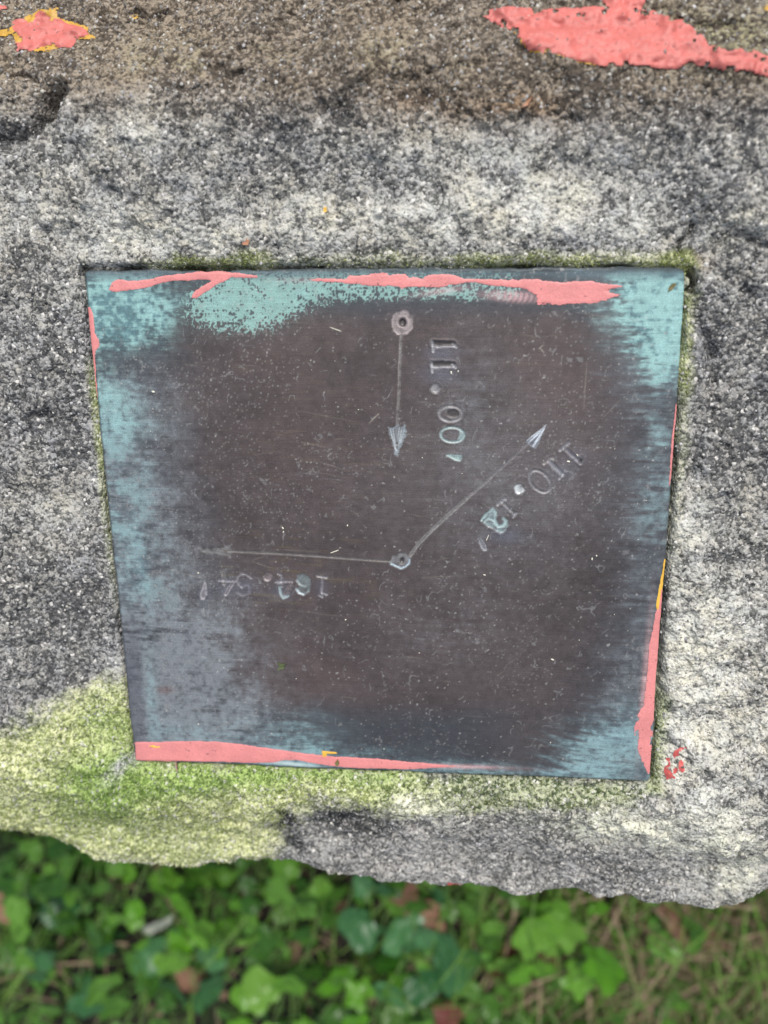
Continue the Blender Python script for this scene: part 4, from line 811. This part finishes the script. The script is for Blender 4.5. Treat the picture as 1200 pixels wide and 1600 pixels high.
# ------------------------------------------------------------------ plants on the ground
LEAF_MATS = [leaf_material('leaf_mid_green', (0.022, 0.09, 0.008), (0.12, 0.28, 0.035), (0.22, 0.38, 0.10)),
             leaf_material('leaf_blue_green', (0.025, 0.11, 0.03), (0.085, 0.23, 0.085), (0.20, 0.33, 0.18)),
             leaf_material('leaf_yellow_green', (0.10, 0.30, 0.012), (0.17, 0.36, 0.05), (0.34, 0.52, 0.15), 0.4)]
M_stem = plain('plant_stem', (0.14, 0.24, 0.07), 0.6, 0.3, 300, 0.15)
M_dead = leaf_material('dead_leaf', (0.13, 0.06, 0.035), (0.26, 0.14, 0.09), (0.3, 0.2, 0.12), 0.1, 0.7)
M_darkred = leaf_material('dark_red_leaf', (0.07, 0.012, 0.012), (0.12, 0.03, 0.022), (0.16, 0.05, 0.04), 0.1, 0.5)
M_greyleaf = leaf_material('grey_leaf', (0.28, 0.30, 0.24), (0.40, 0.42, 0.34), (0.45, 0.45, 0.38), 0.1, 0.7)
def leaf_mesh(kind, seed):
    """kind: round (kidney shaped, toothed), heart, lance, lobed; length 1 along +y from the stalk at the origin"""
    rs = random.Random(seed); n = 40; rings = 6; V = [(0, 0.02, 0)]; rib = [0.0]
    out = []
    for i in range(n):
        q = -math.pi / 2 + 2 * math.pi * (i + .5) / n      # angle about leaf centre, -90 = stalk
        if kind == 'round': r = 0.5 * (1 + 0.06 * math.cos(2 * q)); cy = 0.42; wx = 1.15; notch = 0.42 * math.exp(-((q + math.pi / 2) / 0.25) ** 2) + 0.42 * math.exp(-((q - 1.5 * math.pi) / 0.25) ** 2); r *= 1 - notch; r *= 1 + 0.035 * math.sin(q * 13)
        elif kind == 'heart': r = 0.5 * (1 + 0.18 * max(0, math.sin(q)) ** 6 - 0.1 * abs(math.cos(q)) ** 2); cy = 0.44; wx = 0.98; notch = 0.35 * (math.exp(-((q + math.pi / 2) / 0.3) ** 2) + math.exp(-((q - 1.5 * math.pi) / 0.3) ** 2)); r *= 1 - notch; r *= 1 + 0.03 * math.sin(q * 17)
        elif kind == 'lance': r = 0.5 * (1 + 0.15 * math.sin(q) ** 8); cy = 0.5; wx = 0.36 + 0.02 * math.sin(q * 9)
        else: r = 0.5 * (0.92 + 0.11 * math.cos(5 * (q - math.pi / 2)) - 0.25 * math.exp(-((q + math.pi / 2) / 0.25) ** 2) - 0.25 * math.exp(-((q - 1.5 * math.pi) / 0.25) ** 2)); cy = 0.45; wx = 1.1; r *= 1 + 0.05 * math.sin(q * 15)
        r *= 1 + 0.07 * math.sin(3 * q + seed) + 0.05 * math.sin(5 * q + 2.1 * seed) + 0.02 * math.sin(9 * q + seed)
        out.append((r * math.cos(q) * wx, cy + r * math.sin(q)))
    cup = rs.uniform(-.25, .35); fold = rs.uniform(.05, .45); dr = rs.uniform(.05, .45); tw = rs.uniform(-.3, .3)
    def z(x, y): return fold * abs(x) * .55 + cup * (x * x + (y - .45) ** 2) - dr * y * y * .5 + tw * x * y + 0.045 * math.sin(8 * x + seed) * math.cos(7 * y + seed * 2) + 0.02 * math.sin(17 * y + seed)
    cyc = 0.45; V[0] = (0, cyc * .5, z(0, cyc * .5))
    for k in range(1, rings + 1):
        t = k / rings
        for x, y in out:
            X_, Y_ = x * t, cyc * .5 + (y - cyc * .5) * t; side = math.atan2(abs(X_), max(Y_ + 0.02, 1e-3) if Y_ > 0 else 1e-3)
            ribv = min(1.0, abs(X_) * 14 + 0.0); sv = abs(math.sin(side * 4.5 + 0.2)) if kind != 'lance' else abs(math.sin(abs(X_) * 9 - Y_ * 14)); rib.append(min(ribv, 0.25 + sv) * 1.0)
            V.append((X_, Y_, z(X_, Y_) - 0.012 * min(sv, .6)))
    F = [(0, 1 + i, 1 + (i + 1) % n) for i in range(n)]; Fq = []
    for k in range(1, rings):
        a = 1 + (k - 1) * n; b = 1 + k * n
        for i in range(n): j = (i + 1) % n; Fq.append((a + i, b + i, b + j, a + j))
    me = bpy.data.meshes.new('leaf_' + kind); me.from_pydata(V, [], F + Fq); at = me.attributes.new('rib', 'FLOAT', 'POINT'); at.data.foreach_set('value', rib)
    me.polygons.foreach_set('use_smooth', [True] * len(me.polygons)); me.update(); return me
LM = {k: [leaf_mesh(k, i * 7 + len(k)) for i in range(7)] for k in ('round', 'heart', 'lance', 'lobed')}
_leaf_cache = {}
def leaf_data(kind, i, mat):
    key = (kind, i, mat.name)
    if key not in _leaf_cache:
        me = LM[kind][i].copy(); me.materials.append(mat); _leaf_cache[key] = me
    return _leaf_cache[key]
def stalk_mesh(pts, r0, r1):
    V = []; F = []; n = 5
    for i, p in enumerate(pts):
        t = i / (len(pts) - 1); r = r0 + (r1 - r0) * t; dv = (pts[min(i + 1, len(pts) - 1)] - pts[max(i - 1, 0)]).normalized(); a = dv.orthogonal().normalized(); b = dv.cross(a)
        for k in range(n): q = 2 * math.pi * k / n; V.append(p + a * r * math.cos(q) + b * r * math.sin(q))
    for i in range(len(pts) - 1):
        for k in range(n): j = (k + 1) % n; F.append((i * n + k, i * n + j, i * n + n + j, i * n + n + k))
    return V, F
def plant(name, x, y, kind, mat, nleaf, size, height, spread, seed, label, cat, leaves=None, group=None):
    rs = random.Random(seed); z0 = GZ
    root = bpy.data.objects.new(name, None); root.empty_display_size = 0.02; root.location = (x, y, z0); C.objects.link(root); tag(root, label, cat, group)
    Vs, Fs = [], []
    nleaf = int(nleaf * 1.6)
    for i in range(nleaf):
        a = 2 * math.pi * (i + rs.uniform(-.35, .35)) / nleaf + seed; rd = spread * rs.uniform(.35, 1.15); h = height * rs.uniform(.6, 1.1)
        tip = Vector((rd * math.cos(a), rd * math.sin(a), h)); mid = Vector((rd * .35 * math.cos(a), rd * .35 * math.sin(a), h * .65))
        pts = [(Vector((0, 0, -0.004)) * (1 - t) ** 2 + mid * 2 * t * (1 - t) + tip * t * t) for t in (0, .25, .5, .75, 1)]
        V, F = stalk_mesh(pts, 0.0011, 0.0007); o_ = len(Vs); Vs += V; Fs += [tuple(q + o_ for q in f) for f in F]
        lf = bpy.data.objects.new('leaf', leaf_data(kind, rs.randrange(7), mat)); C.objects.link(lf); lf.parent = root
        s = size * rs.uniform(.42, .95) * (0.8 if mat is LEAF_MATS[1] else 1); tilt = rs.uniform(-.55, .7)
        lf.location = tip; lf.scale = (s * rs.uniform(.9, 1.1), s, s); lf.rotation_euler = (tilt, rs.uniform(-.6, .6), a - math.pi / 2 + rs.uniform(-.6, .6))
    me = bpy.data.meshes.new('stalks'); me.from_pydata(Vs, [], Fs); me.materials.append(M_stem); st = bpy.data.objects.new('stalks', me); C.objects.link(st); st.parent = root
    return root
def gpos(px, py, z): p = unproj(px, py, z); return p[0], p[1]
mid, blu, yel = LEAF_MATS
PL = [  # photo px, py of the crown, kind, material, leaves, leaf size, height, spread, label
    (40, 1350, 'round', mid, 6, .040, .055, .035, 'round-leaved weed at the far left, tucked under the stone lip'),
    (130, 1350, 'round', mid, 6, .036, .06, .03, 'round-leaved weed under the mossy lower left corner of the stone'),
    (225, 1350, 'heart', yel, 5, .036, .07, .028, 'pale green weed right below the mossy lip, left of the centre'),
    (385, 1380, 'lance', mid, 6, .070, .05, .03, 'long-leaved weed rising below the moss, left of centre'),
    (560, 1370, 'round', mid, 5, .036, .05, .03, 'round-leaved weed under the dark patch of the lip'),
    (480, 1368, 'heart', yel, 3, .030, .07, .016, 'small bright weed peeping out under the notch of the lip'),
    (255, 1440, 'lobed', yel, 5, .036, .065, .028, 'yellow-green lobed weed in the left of the grass'),
    (350, 1490, 'lance', yel, 3, .036, .08, .016, 'little bright yellow-green sprout in the left of the grass'),
    (110, 1500, 'round', blu, 4, .052, .05, .034, 'big blue-green round leaves at the left, lower row'),
    (280, 1510, 'round', blu, 4, .056, .05, .036, 'big blue-green round leaves left of centre, lower row'),
    (215, 1575, 'lobed', mid, 5, .040, .06, .03, 'lobed green weed near the bottom edge, at the left'),
    (30, 1560, 'heart', mid, 5, .036, .05, .03, 'heart-leaved weed in the bottom left corner'),
    (440, 1430, 'heart', mid, 5, .036, .06, .03, 'heart-leaved weed below the middle of the mossy lip'),
    (440, 1580, 'heart', yel, 5, .040, .07, .03, 'bright heart-leaved weed at the bottom, left of centre'),
    (545, 1560, 'round', mid, 5, .050, .05, .034, 'round dark weed at the bottom, just left of the middle'),
    (450, 1495, 'round', mid, 5, .034, .045, .03, 'low round-leaved weed in the middle left of the grass'),
    (625, 1420, 'round', blu, 5, .050, .06, .034, 'wide round-leaved weed below the centre of the lip'),
    (700, 1390, 'lance', mid, 4, .036, .05, .025, 'narrow-leaved weed under the thin red paint line'),
    (650, 1500, 'round', blu, 5, .048, .05, .034, 'round-leaved weed in the middle of the grass'),
    (690, 1450, 'heart', mid, 4, .036, .04, .03, 'heart-leaved weed right of the middle of the grass'),
    (860, 1500, 'lobed', yel, 6, .046, .07, .03, 'bright lobed weed standing out at the centre right'),
    (895, 1440, 'heart', yel, 3, .032, .06, .02, 'small yellow-green weed just below the lip at the right'),
    (830, 1560, 'lobed', mid, 5, .036, .05, .03, 'lobed green weed at the bottom, right of centre'),
    (780, 1405, 'round', mid, 4, .030, .05, .024, 'small round-leaved weed under the lip, right of centre'),
    (600, 1590, 'lobed', yel, 4, .032, .07, .024, 'little yellow-green weed at the very bottom, in the middle'),
    (1050, 1440, 'round', mid, 4, .030, .04, .028, 'small round-leaved weed among grass below the rounded right corner'),
    (1010, 1570, 'heart', mid, 4, .028, .04, .024, 'small weed among grass at the bottom right'),
    (330, 1420, 'round', mid, 5, .034, .045, .03, 'round-leaved weed hidden between the long-leaved one and the left group'),
    (60, 1430, 'round', mid, 5, .036, .045, .034, 'round-leaved weed at the left edge, middle row'),
    (150, 1420, 'heart', mid, 5, .034, .055, .03, 'heart-leaved weed at the left, middle row'),
    (730, 1570, 'round', mid, 4, .034, .04, .028, 'round-leaved weed at the bottom, beside the dark red leaf'),
]
for i, (px_, py_, kd, mt, nl, sz, ht, sp_, lb) in enumerate(PL):
    x, y = gpos(px_, py_, GZ + ht * 0.9)
    plant('weed_plant', x, y, kd, mt, nl, sz, ht, sp_, 11 + i * 3, lb, 'weed')
def fallen(name, px_, py_, z, kind, mat, size, rot, tilt, label):
    x, y = gpos(px_, py_, z); o = bpy.data.objects.new(name, leaf_data(kind, 1, mat)); C.objects.link(o); o.location = (x, y, z); o.scale = (size, size, size); o.rotation_euler = (tilt, tilt * .6, rot); tag(o, label, 'fallen leaf')
fallen('fallen_leaf', 640, 1410, GZ + .045, 'heart', M_dead, .028, .4, .3, 'brown fallen leaf below the notch of the stone lip')
fallen('fallen_leaf', 40, 1395, GZ + .02, 'heart', M_dead, .045, 2.0, .2, 'brown fallen leaf at the left under the stone')
fallen('fallen_leaf', 845, 1440, GZ + .035, 'lance', M_dead, .06, -2.9, .3, 'pinkish brown fallen leaf hanging straight down below the lip, right of centre')
fallen('fallen_leaf', 770, 1530, GZ + .03, 'lance', M_darkred, .075, -0.4, .2, 'dark red fallen leaf curling in the middle of the grass')
fallen('fallen_leaf', 700, 1440, GZ + .03, 'heart', M_dead, .04, 1.3, .4, 'brown fallen leaf in the gap right of the middle')
fallen('fallen_leaf', 325, 1560, GZ + .03, 'lance', M_dead, .05, .6, .2, 'brown fallen leaf near the bottom left of the grass')
fallen('fallen_leaf', 225, 1455, GZ + .07, 'lance', M_greyleaf, .034, -0.9, .3, 'pale grey withered leaf among the weeds left of centre')
fallen('fallen_leaf', 1130, 1480, GZ + .03, 'lance', M_dead, .07, 1.0, .2, 'tan fallen leaf among grass at the right')
fallen('fallen_leaf', 720, 1595, GZ + .04, 'heart', M_darkred, .03, 1.0, .3, 'small reddish leaf at the very bottom of the picture')

def grass():
    n = 22000
    x = RNG.uniform(-0.60, 0.70, n); y = RNG.uniform(-0.85, -0.13, n)
    den = 0.14 + 0.9 * ss(-0.02, 0.14, x); keep = RNG.random(n) < den; x, y = x[keep], y[keep]; n = len(x)
    # a patch of turf all round the stone too, thinner
    x2 = RNG.uniform(-1.3, 1.3, 16000); y2 = RNG.uniform(-1.2, 1.6, 16000); k2 = ~((np.abs(x2) < 0.38) & (y2 > -0.17) & (y2 < 0.34)) & ~((y2 < -0.13) & (np.abs(x2) < .6)); x = np.concatenate([x, x2[k2]]); y = np.concatenate([y, y2[k2]]); n = len(x)
    dead = RNG.random(n) < (0.14 + 0.36 * ss(0.0, 0.15, x))
    L_ = RNG.uniform(0.04, 0.12, n); an = RNG.uniform(0, 6.283, n); lean = RNG.uniform(0.25, 1.3, n); lean[dead] = RNG.uniform(1.1, 1.5, dead.sum()); wd = RNG.uniform(0.0006, 0.0017, n); L_[dead] *= 0.75
    z0 = GZ + RNG.uniform(-.004, .004, n) + np.where(dead, RNG.uniform(0.0, 0.035, n), 0)
    seg = 6; V = np.zeros((n, seg + 1, 2, 3)); dx, dy = np.cos(an), np.sin(an)
    for i in range(seg + 1):
        t = i / seg; bend = np.where(dead, lean, lean * (0.35 + 0.95 * t)); r = L_ * t * np.sin(bend); h = L_ * t * np.cos(np.minimum(bend, 1.55))
        w_ = wd * (1 - t) ** 0.6 * 1.0 + 0.00005
        cx, cy, cz = x + dx * r, y + dy * r, z0 + h
        V[:, i, 0] = np.stack([cx - dy * w_, cy + dx * w_, cz + w_ * .5], 1); V[:, i, 1] = np.stack([cx + dy * w_, cy - dx * w_, cz], 1)
    idx = np.arange(n * (seg + 1) * 2).reshape(n, seg + 1, 2)
    F = np.stack([idx[:, :-1, 0], idx[:, :-1, 1], idx[:, 1:, 1], idx[:, 1:, 0]], -1).reshape(-1, 4)
    r = RNG.random(n)[:, None]; g = (1 - r) * np.array([0.03, 0.11, 0.010]) + r * np.array([0.18, 0.33, 0.05]); dcol = (1 - r) * np.array([0.12, 0.075, 0.045]) + r * np.array([0.46, 0.34, 0.23]); c = np.where(dead[:, None], dcol, g)
    o = link('grass', np_mesh('grass', V.reshape(-1, 3), F, {'tint': np.repeat(c, (seg + 1) * 2, 0)})); o.data.materials.append(M_veg)
    tag(o, 'thin green grass blades and dry straw growing between the weeds', 'grass', kind='stuff')
    # small ground-cover leaves filling the gaps
    n = 2600; x = RNG.uniform(-0.55, 0.6, n); y = RNG.uniform(-0.8, -0.14, n); k = RNG.random(n) < (0.75 - 0.5 * ss(0.05, 0.22, x)); x, y = x[k], y[k]; n = len(x)
    s = RNG.uniform(0.003, 0.009, n); z = GZ + RNG.uniform(0.004, 0.038, n); an = RNG.uniform(0, 6.283, n); q = np.linspace(0, 2 * math.pi, 8, endpoint=False)
    ti = RNG.uniform(-.6, .6, (n, 2)); lx = s[:, None] * np.cos(q) * 0.75; ly = s[:, None] * np.sin(q) * (1 + .2 * np.sin(q)); lz = lx * ti[:, :1] + ly * ti[:, 1:] + np.abs(lx) * .3
    V = np.stack([x[:, None] + lx * np.cos(an)[:, None] - ly * np.sin(an)[:, None], y[:, None] + lx * np.sin(an)[:, None] + ly * np.cos(an)[:, None], z[:, None] + lz], -1)
    ce = np.stack([x, y, z], 1)[:, None]; V = np.concatenate([V, ce], 1); i0 = (np.arange(n) * 9)[:, None, None]; f = np.array([(j, (j + 1) % 8, 8) for j in range(8)])
    r = RNG.random(n)[:, None]; c = (1 - r) * np.array([0.02, 0.09, 0.012]) + r * np.array([0.12, 0.32, 0.04]); br = (RNG.random(n) < .12)[:, None]; c = np.where(br, np.array([0.20, 0.12, 0.08]), c)
    o = link('ground_cover', np_mesh('ground_cover', V.reshape(-1, 3), (f[None] + i0).reshape(-1, 3), {'tint': np.repeat(c, 9, 0)})); o.data.materials.append(M_veg)
    tag(o, 'tiny green and brown leaves covering the soil under the weeds', 'ground cover', kind='stuff')
grass()
